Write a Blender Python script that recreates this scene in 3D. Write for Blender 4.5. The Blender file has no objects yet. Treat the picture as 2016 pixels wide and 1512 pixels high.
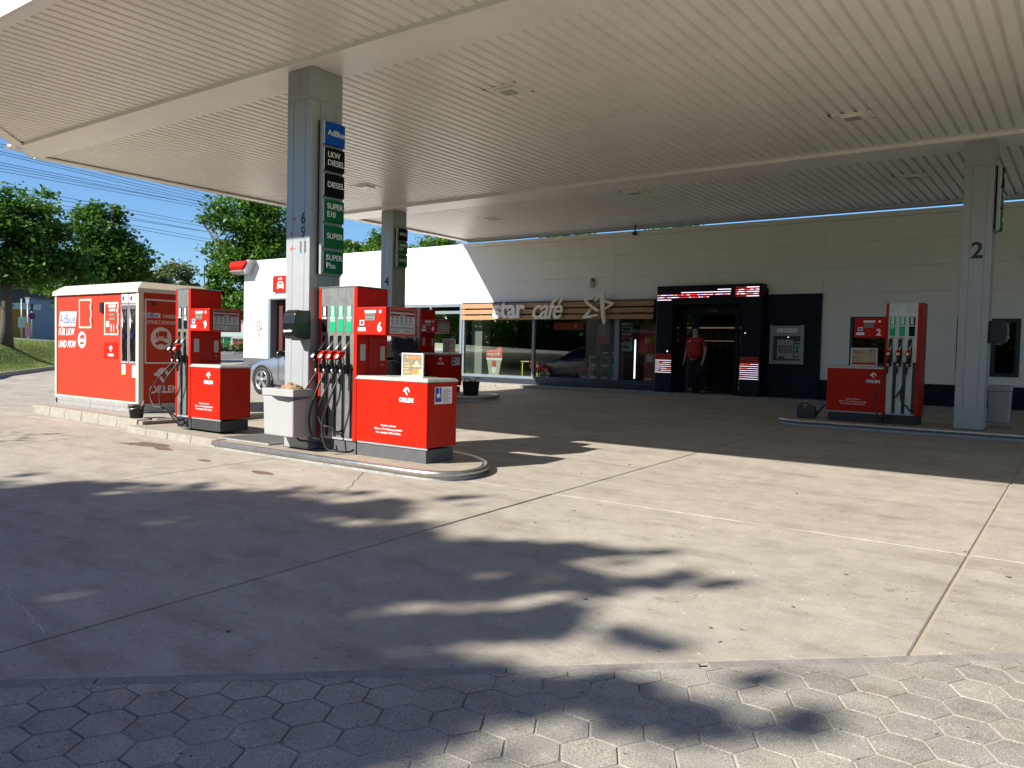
import bpy, bmesh, math, random
import numpy as np
from mathutils import Vector, Matrix, Euler
random.seed(7); rng = np.random.default_rng(7)
S = bpy.context.scene
COL = S.collection
R = math.radians
PI = math.pi

# ------------------------------------------------------------------ camera, world, sun, exposure
def cam_axes(p, y, r):
    fwd = Vector((math.sin(y)*math.cos(p), math.cos(y)*math.cos(p), math.sin(p)))
    right = Vector((math.cos(y), -math.sin(y), 0)); up = right.cross(fwd)
    return right*math.cos(r)+up*math.sin(r), up*math.cos(r)-right*math.sin(r), fwd
CAMZ = 1.488
c_r, c_u, c_f = cam_axes(R(-2.3797), R(-36.0977), R(1.31296))
cam = bpy.data.objects.new('camera', bpy.data.cameras.new('camera')); COL.objects.link(cam)
mw = Matrix.Identity(4)
for i in range(3):
    mw[i][0] = c_r[i]; mw[i][1] = c_u[i]; mw[i][2] = -c_f[i]
mw[2][3] = CAMZ
cam.matrix_world = mw
cam.data.sensor_width = 36; cam.data.lens = 1570.28/2016*36
cam.data.clip_start = .05; cam.data.clip_end = 2000
S.camera = cam
SUN = Vector((-.69, -1.33, 1.0)).normalized()          # towards the sun
world = bpy.data.worlds.new('World'); S.world = world; world.use_nodes = True
wn = world.node_tree; wn.nodes.clear()
sky = wn.nodes.new('ShaderNodeTexSky'); sky.sky_type = 'NISHITA'; sky.sun_disc = False
sky.sun_elevation = math.asin(SUN.z); sky.sun_rotation = math.atan2(SUN.x, SUN.y)
sky.air_density = 1.0; sky.dust_density = .05; sky.ozone_density = 4.0; sky.altitude = 50
bg = wn.nodes.new('ShaderNodeBackground'); bg.inputs['Strength'].default_value = .058
wo = wn.nodes.new('ShaderNodeOutputWorld')
tint = wn.nodes.new('ShaderNodeMix'); tint.data_type = 'RGBA'; tint.blend_type = 'MULTIPLY'; tint.inputs[0].default_value = 1; tint.inputs[7].default_value = (.86, 1.07, 1.28, 1)
wn.links.new(sky.outputs[0], tint.inputs[6]); wn.links.new(tint.outputs[2], bg.inputs[0]); wn.links.new(bg.outputs[0], wo.inputs[0])
sun = bpy.data.objects.new('sun', bpy.data.lights.new('sun', 'SUN')); COL.objects.link(sun)
sun.data.energy = 4.8; sun.data.angle = R(.53); sun.data.color = (1, .945, .875)
sun.rotation_euler = SUN.to_track_quat('Z', 'Y').to_euler()
S.view_settings.view_transform = 'Standard'; S.view_settings.look = 'None'
S.view_settings.exposure = 1.1; S.view_settings.gamma = 1; S.view_settings.use_curve_mapping = False
S.cycles.max_bounces = 8; S.cycles.diffuse_bounces = 5; S.cycles.glossy_bounces = 4
S.cycles.transparent_max_bounces = 12; S.cycles.caustics_reflective = False; S.cycles.caustics_refractive = False
S.cycles.use_denoising = True

# ------------------------------------------------------------------ materials
MATS = {}
def mat(name, col, rough=.5, metal=0, var=.0, vscale=6, bump=0, bscale=60, spec=.5, coat=0, emit=None, estr=0, dirt=0):
    m = bpy.data.materials.new(name); m.use_nodes = True
    nt = m.node_tree; b = nt.nodes['Principled BSDF']
    b.inputs['Base Color'].default_value = (*col, 1); b.inputs['Roughness'].default_value = rough
    b.inputs['Metallic'].default_value = metal; b.inputs['Specular IOR Level'].default_value = spec
    b.inputs['Coat Weight'].default_value = coat; b.inputs['Coat Roughness'].default_value = .08
    if emit: b.inputs['Emission Color'].default_value = (*emit, 1); b.inputs['Emission Strength'].default_value = estr
    geo = nt.nodes.new('ShaderNodeNewGeometry')
    if var or dirt:
        n = nt.nodes.new('ShaderNodeTexNoise'); n.inputs['Scale'].default_value = vscale; n.inputs['Detail'].default_value = 6
        n.inputs['Roughness'].default_value = .65
        nt.links.new(geo.outputs['Position'], n.inputs['Vector'])
        mr = nt.nodes.new('ShaderNodeMapRange'); mr.inputs[1].default_value = .3; mr.inputs[2].default_value = .7
        mr.inputs[3].default_value = 1-var; mr.inputs[4].default_value = 1+var
        nt.links.new(n.outputs[0], mr.inputs[0])
        mx = nt.nodes.new('ShaderNodeMix'); mx.data_type = 'RGBA'; mx.blend_type = 'MULTIPLY'; mx.inputs[0].default_value = 1
        mx.inputs[6].default_value = (*col, 1); nt.links.new(mr.outputs[0], mx.inputs[7])
        out = mx.outputs[2]
        if dirt:
            n2 = nt.nodes.new('ShaderNodeTexNoise'); n2.inputs['Scale'].default_value = vscale*2.7; n2.inputs['Detail'].default_value = 9
            n2.inputs['Roughness'].default_value = .8
            mp = nt.nodes.new('ShaderNodeMapping'); mp.inputs['Scale'].default_value = (1, 1, .25)
            nt.links.new(geo.outputs['Position'], mp.inputs[0]); nt.links.new(mp.outputs[0], n2.inputs['Vector'])
            m2 = nt.nodes.new('ShaderNodeMapRange'); m2.inputs[1].default_value = .55; m2.inputs[2].default_value = .8
            m2.inputs[4].default_value = dirt; nt.links.new(n2.outputs[0], m2.inputs[0])
            mx2 = nt.nodes.new('ShaderNodeMix'); mx2.data_type = 'RGBA'; nt.links.new(m2.outputs[0], mx2.inputs[0])
            nt.links.new(out, mx2.inputs[6]); mx2.inputs[7].default_value = (.09, .08, .065, 1); out = mx2.outputs[2]
        nt.links.new(out, b.inputs['Base Color'])
        r2 = nt.nodes.new('ShaderNodeMapRange'); r2.inputs[3].default_value = max(.02, rough*.8); r2.inputs[4].default_value = min(1, rough*1.25)
        nt.links.new(n.outputs[0], r2.inputs[0]); nt.links.new(r2.outputs[0], b.inputs['Roughness'])
    if bump:
        nb = nt.nodes.new('ShaderNodeTexNoise'); nb.inputs['Scale'].default_value = bscale; nb.inputs['Detail'].default_value = 4
        nt.links.new(geo.outputs['Position'], nb.inputs['Vector'])
        bp = nt.nodes.new('ShaderNodeBump'); bp.inputs['Strength'].default_value = bump; bp.inputs['Distance'].default_value = .01
        nt.links.new(nb.outputs[0], bp.inputs['Height']); nt.links.new(bp.outputs[0], b.inputs['Normal'])
    MATS[name] = m
    return m
mat('white_panel', (.78, .765, .735), .45, var=.03, vscale=1.2, bump=.05, bscale=8, dirt=.06)
mat('panel_joint', (.28, .275, .26), .7)
mat('coping', (.8, .8, .78), .35, var=.02)
mat('ceiling', (.86, .835, .79), .33, var=.05, vscale=1.5, spec=.5)
mat('fascia_white', (.78, .78, .76), .35, var=.02)
mat('fascia_red', (.7, .03, .015), .3, var=.03)
mat('alu_paint', (.36, .375, .38), .38, metal=.25, var=.03, vscale=3, dirt=.12)
mat('alu_seam', (.05, .05, .055), .6)
mat('steel', (.46, .45, .42), .33, metal=.9, var=.12, vscale=14, dirt=.3)
mat('galv', (.42, .42, .40), .5, metal=.6, var=.15, vscale=20, dirt=.4)
mat('brushed', (.25, .26, .245), .42, metal=.7, var=.12, vscale=9, dirt=.25)
mat('brushed_light', (.50, .53, .48), .45, metal=.5, var=.1, vscale=9, dirt=.2)
mat('pump_red', (.43, .0125, .003), .38, var=.07, vscale=3, spec=.15, coat=.0, dirt=.2)
mat('cabinet_red', (.43, .034, .014), .5, spec=.2, var=.05, vscale=3, dirt=.1)
mat('cabinet_cream', (.58, .52, .42), .5, var=.04, vscale=4, dirt=.15)
mat('cabinet_side_line', (.62, .55, .5), .5)
mat('black_plastic', (.012, .012, .013), .35, var=.1)
mat('gloss_black', (.006, .006, .007), .3, coat=.15)
mat('rubber', (.012, .012, .012), .5, var=.2, vscale=20)
mat('plinth_black', (.022, .023, .025), .55, var=.2, vscale=8, dirt=.55)
mat('plinth_grey', (.075, .078, .082), .6, var=.15, vscale=8, dirt=.3)
mat('navy', (.004, .008, .018), .55, var=.1, spec=.2)
mat('dark_slat', (.004, .004, .007), .5, spec=.2)
mat('frame_grey', (.17, .21, .235), .4, metal=.2, var=.05)
mat('frame_dark', (.02, .027, .036), .4, metal=.2)
mat('wood_bar', (.37, .195, .085), .5, var=.06, vscale=3)
mat('letter_cream', (.87, .78, .64), .5)
mat('letter_white', (.8, .8, .8), .5)
mat('letter_pink', (.84, .79, .76), .5)
mat('letter_black', (.02, .02, .025), .5)
mat('letter_grey', (.085, .09, .095), .5)
mat('arrow_red', (.6, .03, .03), .5)
mat('sign_blue', (.0, .08, .42), .45, spec=.15)
mat('brush_dark', (.06, .004, .004), .8)
mat('sign_black', (.004, .004, .005), .5, spec=.1)
mat('sign_green', (.0, .13, .05), .45, spec=.15)
mat('label_green', (.0, .33, .13), .4)
mat('lcd', (.2, .22, .19), .25, coat=.4)
mat('notice_grey', (.42, .41, .40), .45, var=.04, vscale=30)
mat('sticker', (.78, .76, .75), .5)
mat('sticker_blue', (.03, .05, .33), .5)
mat('sticker_yellow', (.75, .55, .05), .5)
mat('ink', (.06, .06, .065), .6)
mat('ink_red', (.2, .012, .012), .5)
mat('poster_olive', (.23, .2, .13), .35, var=.15, vscale=14)
mat('poster_orange', (.8, .22, .07), .4)
mat('poster_yellow', (.75, .55, .28), .4)
mat('poster_beige', (.42, .34, .2), .4, var=.1, vscale=14)
mat('bin_grey', (.33, .33, .32), .5, var=.03, vscale=5, dirt=.06)
mat('paper_bag', (.27, .175, .095), .8, var=.2, vscale=40)
mat('bag_film', (.05, .05, .055), .2)
mat('mesh_metal', (.27, .26, .24), .5, metal=.6, var=.2, vscale=30, dirt=.4)
mat('island_top', (.30, .26, .20), .8, var=.22, vscale=5, bump=.3, bscale=120, dirt=.5)
mat('kerb_stone', (.27, .25, .205), .85, var=.2, vscale=7, bump=.4, bscale=80, dirt=.45)
mat('kerb_strip', (.225, .205, .18), .85, var=.25, vscale=9, bump=.5, bscale=90, dirt=.5)
mat('sidewalk', (.30, .28, .25), .85, var=.15, vscale=4, bump=.3)
mat('asphalt', (.075, .072, .07), .85, var=.2, vscale=3, bump=.5, bscale=60)
mat('road_light', (.16, .155, .15), .8, var=.1, vscale=2)
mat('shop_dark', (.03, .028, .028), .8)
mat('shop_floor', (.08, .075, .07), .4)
mat('shop_red', (.25, .012, .01), .5, var=.2, vscale=3)
mat('teal_curtain', (.02, .07, .08), .7)
mat('chair_red', (.75, .07, .03), .5)
mat('cup_white', (.8, .8, .76), .5)
mat('cup_tan', (.52, .46, .36), .5)
mat('cup_red', (.7, .07, .05), .5)
mat('box_teal', (.10, .17, .15), .5, var=.3, vscale=9)
mat('box_grey', (.3, .31, .31), .5, var=.2, vscale=9)
mat('box_dark', (.015, .03, .025), .5)
mat('box_red', (.45, .05, .05), .5)
mat('yellow_note', (.55, .5, .06), .6)
mat('pillar_grey', (.33, .32, .29), .7)
mat('warm_tube', (.9, .7, .4), .5, emit=(1, .7, .35), estr=.07)
mat('white_tube', (.9, .9, .9), .5, emit=(.9, .95, 1), estr=1.2)
mat('camera_led', (.9, .9, .9), .5, emit=(1, 1, 1), estr=1.0)
mat('atm_grey', (.27, .29, .30), .45, metal=.2, var=.04)
mat('atm_dark', (.02, .022, .03), .5)
mat('atm_screen', (.2, .19, .16), .2, coat=.5)
mat('atm_green', (.02, .25, .1), .4)
mat('skin', (.42, .22, .15), .55, var=.06, vscale=25)
mat('shirt_red', (.30, .008, .006), .85, var=.06, vscale=12, bump=.2, bscale=40)
mat('trousers', (.008, .008, .01), .85)
mat('jacket', (.012, .014, .032), .8, var=.15, vscale=8, bump=.3, bscale=20)
mat('hair', (.05, .035, .025), .7)
mat('shoe', (.015, .015, .016), .5)
mat('car_paint', (.25, .265, .29), .28, metal=.6, coat=.8)
mat('tyre', (.016, .016, .017), .75, var=.15, vscale=30)
mat('rim', (.5, .51, .53), .3, metal=.8)
mat('car_glass', (.01, .012, .014), .05, coat=.5)
mat('bark', (.075, .06, .045), .9, var=.3, vscale=8, bump=.8, bscale=18)
mat('wall_yellow', (.36, .19, .012), .7, var=.06, vscale=1)
mat('wall_bluegrey', (.22, .27, .35), .7, var=.05, vscale=1)
mat('wall_cap', (.12, .12, .11), .6)
mat('shed_dark', (.035, .042, .05), .7)
mat('sign_pale', (.55, .66, .6), .5)
mat('sign_purple', (.16, .03, .09), .5)
mat('poster_pink', (.72, .36, .42), .5, var=.4, vscale=9)
mat('poster_mint', (.5, .72, .66), .5, var=.15, vscale=4)
mat('skip_green', (.07, .42, .16), .5, var=.2, vscale=2)
mat('skip_orange', (.62, .16, .09), .5, var=.2, vscale=2)
mat('fence_metal', (.35, .36, .33), .5, metal=.3)
mat('lamp_post', (.10, .11, .12), .5, metal=.4)
mat('lamp_head', (.55, .55, .52), .4)
mat('wire', (.05, .055, .06), .6)
mat('lamp_plate', (.84, .81, .75), .4)
mat('lamp_lens', (.34, .33, .31), .3)
mat('beacon_red', (.4, .01, .01), .3)
mat('led_white', (.5, .5, .5), .5, emit=(1, .95, 1), estr=1)
mat('bucket', (.035, .037, .04), .5, var=.1)
mat('stick', (.45, .34, .2), .7)
mat('stain', (.13, .085, .06), .8)
mat('crack', (.10, .085, .07), .9)
mat('crack_pale', (.5, .46, .38), .9)
mat('leaf_bit', (.25, .26, .05), .7)
mat('flower_red', (.6, .06, .05), .6)

def node_mat(name, build):
    m = bpy.data.materials.new(name); m.use_nodes = True
    nt = m.node_tree; nt.nodes.clear()
    out = nt.nodes.new('ShaderNodeOutputMaterial')
    build(nt, out); MATS[name] = m
    return m
def N(nt, t, **kw):
    n = nt.nodes.new(t)
    for k, v in kw.items():
        if k.startswith('i_'):
            kk = k[2:]; n.inputs[int(kk) if kk.isdigit() else kk].default_value = v
        else: setattr(n, k, v)
    return n
def ramp(nt, fac, stops):
    r = nt.nodes.new('ShaderNodeValToRGB')
    e = r.color_ramp.elements
    while len(e) < len(stops): e.new(.5)
    for el, (p, c) in zip(e, stops):
        el.position = p; el.color = (*c, 1) if len(c) == 3 else c
    nt.links.new(fac, r.inputs[0]); return r.outputs[0]
def mixc(nt, fac, a, b, mode='MIX'):
    m = nt.nodes.new('ShaderNodeMix'); m.data_type = 'RGBA'; m.blend_type = mode
    for i, v in ((0, fac), (6, a), (7, b)):
        if hasattr(v, 'links') or hasattr(v, 'is_linked'): nt.links.new(v, m.inputs[i])
        elif i == 0: m.inputs[0].default_value = v
        else: m.inputs[i].default_value = (*v, 1)
    return m.outputs[2]

def concrete(base, speck, name, spscale=230, tint=.12):
    def b(nt, out):
        L = nt.links.new
        geo = N(nt, 'ShaderNodeNewGeometry'); pos = geo.outputs['Position']
        big = N(nt, 'ShaderNodeTexNoise', i_Scale=.55, i_Detail=6., i_Roughness=.6); L(pos, big.inputs['Vector'])
        mid = N(nt, 'ShaderNodeTexNoise', i_Scale=4.5, i_Detail=8., i_Roughness=.7); L(pos, mid.inputs['Vector'])
        mp = N(nt, 'ShaderNodeMapping'); mp.inputs['Scale'].default_value = (1., 3.2, 1.); L(pos, mp.inputs[0])
        strk = N(nt, 'ShaderNodeTexNoise', i_Scale=.9, i_Detail=7., i_Roughness=.7); L(mp.outputs[0], strk.inputs['Vector'])
        sp = N(nt, 'ShaderNodeTexNoise', i_Scale=float(spscale), i_Detail=3., i_Roughness=.8); L(pos, sp.inputs['Vector'])
        vo = N(nt, 'ShaderNodeTexVoronoi', i_Scale=float(spscale)*.55); L(pos, vo.inputs['Vector'])
        c = ramp(nt, big.outputs[0], [(.3, tuple(x*(1-tint) for x in base)), (.7, tuple(x*(1+tint*.7) for x in base))])
        c2 = ramp(nt, mid.outputs[0], [(.25, (.8, .79, .77)), (.75, (1.12, 1.12, 1.12))])
        c = mixc(nt, 1., c, c2, 'MULTIPLY')
        c3 = ramp(nt, strk.outputs[0], [(.28, (.72, .69, .66)), (.5, (1, 1, 1)), (.75, (1.08, 1.07, 1.05))])
        c = mixc(nt, 1., c, c3, 'MULTIPLY')
        c4 = ramp(nt, sp.outputs[0], [(.3, (1-speck,)*3), (.5, (1, 1, 1)), (.72, (1+speck*.8,)*3)])
        c = mixc(nt, 1., c, c4, 'MULTIPLY')
        if name.startswith('paver'):
            oi = N(nt, 'ShaderNodeObjectInfo'); c = mixc(nt, 1., c, ramp(nt, oi.outputs['Random'], [(0, (.91, .91, .91)), (1, (1.08, 1.075, 1.06))]), 'MULTIPLY')
        # scattered dark grit and pale chips
        d = ramp(nt, vo.outputs['Color'], [(.0, (0, 0, 0)), (.05, (0, 0, 0)), (.06, (1, 1, 1))])
        c = mixc(nt, 1., c, mixc(nt, d, (.42, .40, .38), (1, 1, 1)), 'MULTIPLY')
        d2 = ramp(nt, vo.outputs['Color'], [(.0, (0, 0, 0)), (.93, (0, 0, 0)), (.95, (1, 1, 1))])
        c = mixc(nt, 1., c, mixc(nt, d2, (1, 1, 1), (1.5, 1.48, 1.42)), 'MULTIPLY')
        # old drip stains
        st = N(nt, 'ShaderNodeTexVoronoi', i_Scale=1.6, i_Randomness=1.); 
        wob = N(nt, 'ShaderNodeTexNoise', i_Scale=6., i_Detail=4.); L(pos, wob.inputs['Vector'])
        ad = N(nt, 'ShaderNodeVectorMath', operation='MULTIPLY_ADD'); L(wob.outputs['Color'], ad.inputs[0])
        ad.inputs[1].default_value = (.12, .12, .12); L(pos, ad.inputs[2]); L(ad.outputs[0], st.inputs['Vector'])
        sf = ramp(nt, st.outputs['Distance'], [(.035, (1, 1, 1)), (.075, (0, 0, 0))])
        k = N(nt, 'ShaderNodeMath', operation='MULTIPLY', i_1=.35); L(sf, k.inputs[0])
        c = mixc(nt, k.outputs[0], c, (.09, .075, .06))
        bs = N(nt, 'ShaderNodeBsdfPrincipled', i_Roughness=.8); L(c, bs.inputs['Base Color'])
        bs.inputs['Specular IOR Level'].default_value = .3
        bp = N(nt, 'ShaderNodeBump', i_Strength=.35, i_Distance=.004); L(sp.outputs[0], bp.inputs['Height'])
        bp2 = N(nt, 'ShaderNodeBump', i_Strength=.25, i_Distance=.02); L(mid.outputs[0], bp2.inputs['Height'])
        L(bp.outputs[0], bp2.inputs['Normal']); L(bp2.outputs[0], bs.inputs['Normal'])
        L(bs.outputs[0], out.inputs[0])
    node_mat(name, b)
concrete((.35, .318, .266), .34, 'concrete', 120)
concrete((.31, .292, .252), .75, 'paver', 150, .08)
concrete((.285, .27, .235), .75, 'paver_dark', 150, .08)

def jf(nt, out):
    L = nt.links.new
    geo = N(nt, 'ShaderNodeNewGeometry'); n = N(nt, 'ShaderNodeTexNoise', i_Scale=1.1, i_Detail=5.); L(geo.outputs['Position'], n.inputs['Vector'])
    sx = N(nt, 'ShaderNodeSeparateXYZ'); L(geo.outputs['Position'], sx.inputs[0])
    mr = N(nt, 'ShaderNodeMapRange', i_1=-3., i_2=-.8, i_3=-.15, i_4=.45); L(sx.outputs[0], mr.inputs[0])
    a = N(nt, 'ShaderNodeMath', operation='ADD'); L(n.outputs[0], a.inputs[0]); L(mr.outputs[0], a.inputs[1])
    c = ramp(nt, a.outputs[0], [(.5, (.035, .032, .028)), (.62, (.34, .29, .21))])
    bs = N(nt, 'ShaderNodeBsdfPrincipled', i_Roughness=.9); L(c, bs.inputs['Base Color']); L(bs.outputs[0], out.inputs[0])
node_mat('joint_fill', jf)
def ps(nt, out):
    L = nt.links.new
    geo = N(nt, 'ShaderNodeNewGeometry'); n = N(nt, 'ShaderNodeTexNoise', i_Scale=2.2, i_Detail=5.); L(geo.outputs['Position'], n.inputs['Vector'])
    sx = N(nt, 'ShaderNodeSeparateXYZ'); L(geo.outputs['Position'], sx.inputs[0])
    mr = N(nt, 'ShaderNodeMapRange', i_1=-3.2, i_2=-.8, i_3=-.12, i_4=.18); L(sx.outputs[0], mr.inputs[0])
    a = N(nt, 'ShaderNodeMath', operation='ADD'); L(n.outputs[0], a.inputs[0]); L(mr.outputs[0], a.inputs[1])
    c = ramp(nt, a.outputs[0], [(.42, (.085, .078, .068)), (.56, (.36, .33, .26))])
    bs = N(nt, 'ShaderNodeBsdfPrincipled', i_Roughness=.95); L(c, bs.inputs['Base Color']); L(bs.outputs[0], out.inputs[0])
node_mat('paver_sand', ps)

def glass(name, tint, refl):
    def b(nt, out):
        L = nt.links.new
        fr = N(nt, 'ShaderNodeFresnel', i_IOR=1.52)
        mr = N(nt, 'ShaderNodeMath', operation='MULTIPLY', i_1=refl); L(fr.outputs[0], mr.inputs[0])
        g = N(nt, 'ShaderNodeBsdfGlossy', i_Roughness=.0); t = N(nt, 'ShaderNodeBsdfTransparent'); t.inputs[0].default_value = (*tint, 1)
        m = N(nt, 'ShaderNodeMixShader'); L(mr.outputs[0], m.inputs[0]); L(t.outputs[0], m.inputs[1]); L(g.outputs[0], m.inputs[2])
        L(m.outputs[0], out.inputs[0])
    node_mat(name, b)
glass('shop_glass', (.6, .68, .66), 1.7)
glass('door_glass', (.8, .85, .85), 1.2)

def leafmat(name, c1, c2, trans=.35):
    def b(nt, out):
        L = nt.links.new
        geo = N(nt, 'ShaderNodeNewGeometry'); n = N(nt, 'ShaderNodeTexNoise', i_Scale=.8, i_Detail=4.); L(geo.outputs['Position'], n.inputs['Vector'])
        n2 = N(nt, 'ShaderNodeTexNoise', i_Scale=9., i_Detail=2.); L(geo.outputs['Position'], n2.inputs['Vector'])
        a = N(nt, 'ShaderNodeMath', operation='ADD'); L(n.outputs[0], a.inputs[0]); L(n2.outputs[0], a.inputs[1])
        h = N(nt, 'ShaderNodeMath', operation='MULTIPLY', i_1=.5); L(a.outputs[0], h.inputs[0])
        c = ramp(nt, h.outputs[0], [(.38, c1), (.62, c2)])
        d = N(nt, 'ShaderNodeBsdfPrincipled', i_Roughness=.5); d.inputs['Specular IOR Level'].default_value = .35; L(c, d.inputs['Base Color'])
        t = N(nt, 'ShaderNodeBsdfTranslucent'); ct = mixc(nt, 1., c, (1.3, 1.6, .6), 'MULTIPLY'); L(ct, t.inputs[0])
        m = N(nt, 'ShaderNodeMixShader', i_0=trans); L(d.outputs[0], m.inputs[1]); L(t.outputs[0], m.inputs[2]); L(m.outputs[0], out.inputs[0])
    node_mat(name, b)
leafmat('leaf_green', (.035, .09, .012), (.105, .19, .035))
leafmat('grass_blade', (.13, .19, .035), (.24, .27, .08), .2)
leafmat('leaf_bright', (.06, .13, .018), (.13, .22, .04))
leafmat('leaf_olive', (.10, .125, .06), (.19, .21, .11))
leafmat('leaf_dark', (.015, .04, .008), (.04, .08, .018))
def grassm(nt, out):
    L = nt.links.new
    geo = N(nt, 'ShaderNodeNewGeometry')
    n = N(nt, 'ShaderNodeTexNoise', i_Scale=.35, i_Detail=7., i_Roughness=.7); L(geo.outputs['Position'], n.inputs['Vector'])
    n2 = N(nt, 'ShaderNodeTexNoise', i_Scale=14., i_Detail=3.); L(geo.outputs['Position'], n2.inputs['Vector'])
    c = ramp(nt, n.outputs[0], [(.32, (.09, .14, .025)), (.52, (.18, .23, .045)), (.68, (.30, .27, .10))])
    c = mixc(nt, 1., c, ramp(nt, n2.outputs[0], [(.3, (.7, .7, .7)), (.7, (1.2, 1.2, 1.2))]), 'MULTIPLY')
    d = N(nt, 'ShaderNodeBsdfPrincipled', i_Roughness=.9); L(c, d.inputs['Base Color'])
    bp = N(nt, 'ShaderNodeBump', i_Strength=.8, i_Distance=.05); L(n2.outputs[0], bp.inputs['Height']); L(bp.outputs[0], d.inputs['Normal'])
    L(d.outputs[0], out.inputs[0])
node_mat('grass', grassm)
def led(name, c_a, c_b, thr, sc, st):
    def b(nt, out):
        L = nt.links.new
        geo = N(nt, 'ShaderNodeNewGeometry'); mp = N(nt, 'ShaderNodeMapping'); mp.inputs['Scale'].default_value = (sc, .0, sc*.8)
        L(geo.outputs['Position'], mp.inputs[0]); n = N(nt, 'ShaderNodeTexNoise', i_Scale=1., i_Detail=3.); L(mp.outputs[0], n.inputs['Vector'])
        c = ramp(nt, n.outputs[0], [(thr-.06, c_a), (thr, (1, .95, 1)), (thr+.1, c_b)])
        e = N(nt, 'ShaderNodeEmission', i_Strength=st); L(c, e.inputs[0]); L(e.outputs[0], out.inputs[0])
    node_mat(name, b)
led('led_ticker', (1, .02, .03), (.55, .35, 1), .53, 7, .8)
mat('led_pale', (.3, .3, .3), .5, emit=(1, .84, .95), estr=.75); mat('led_dim', (.1, .02, .02), .5, emit=(.8, .06, .03), estr=.12)
led('led_fire', (.9, .12, .03), (.75, .7, 1), .5, 3, .75)

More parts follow.
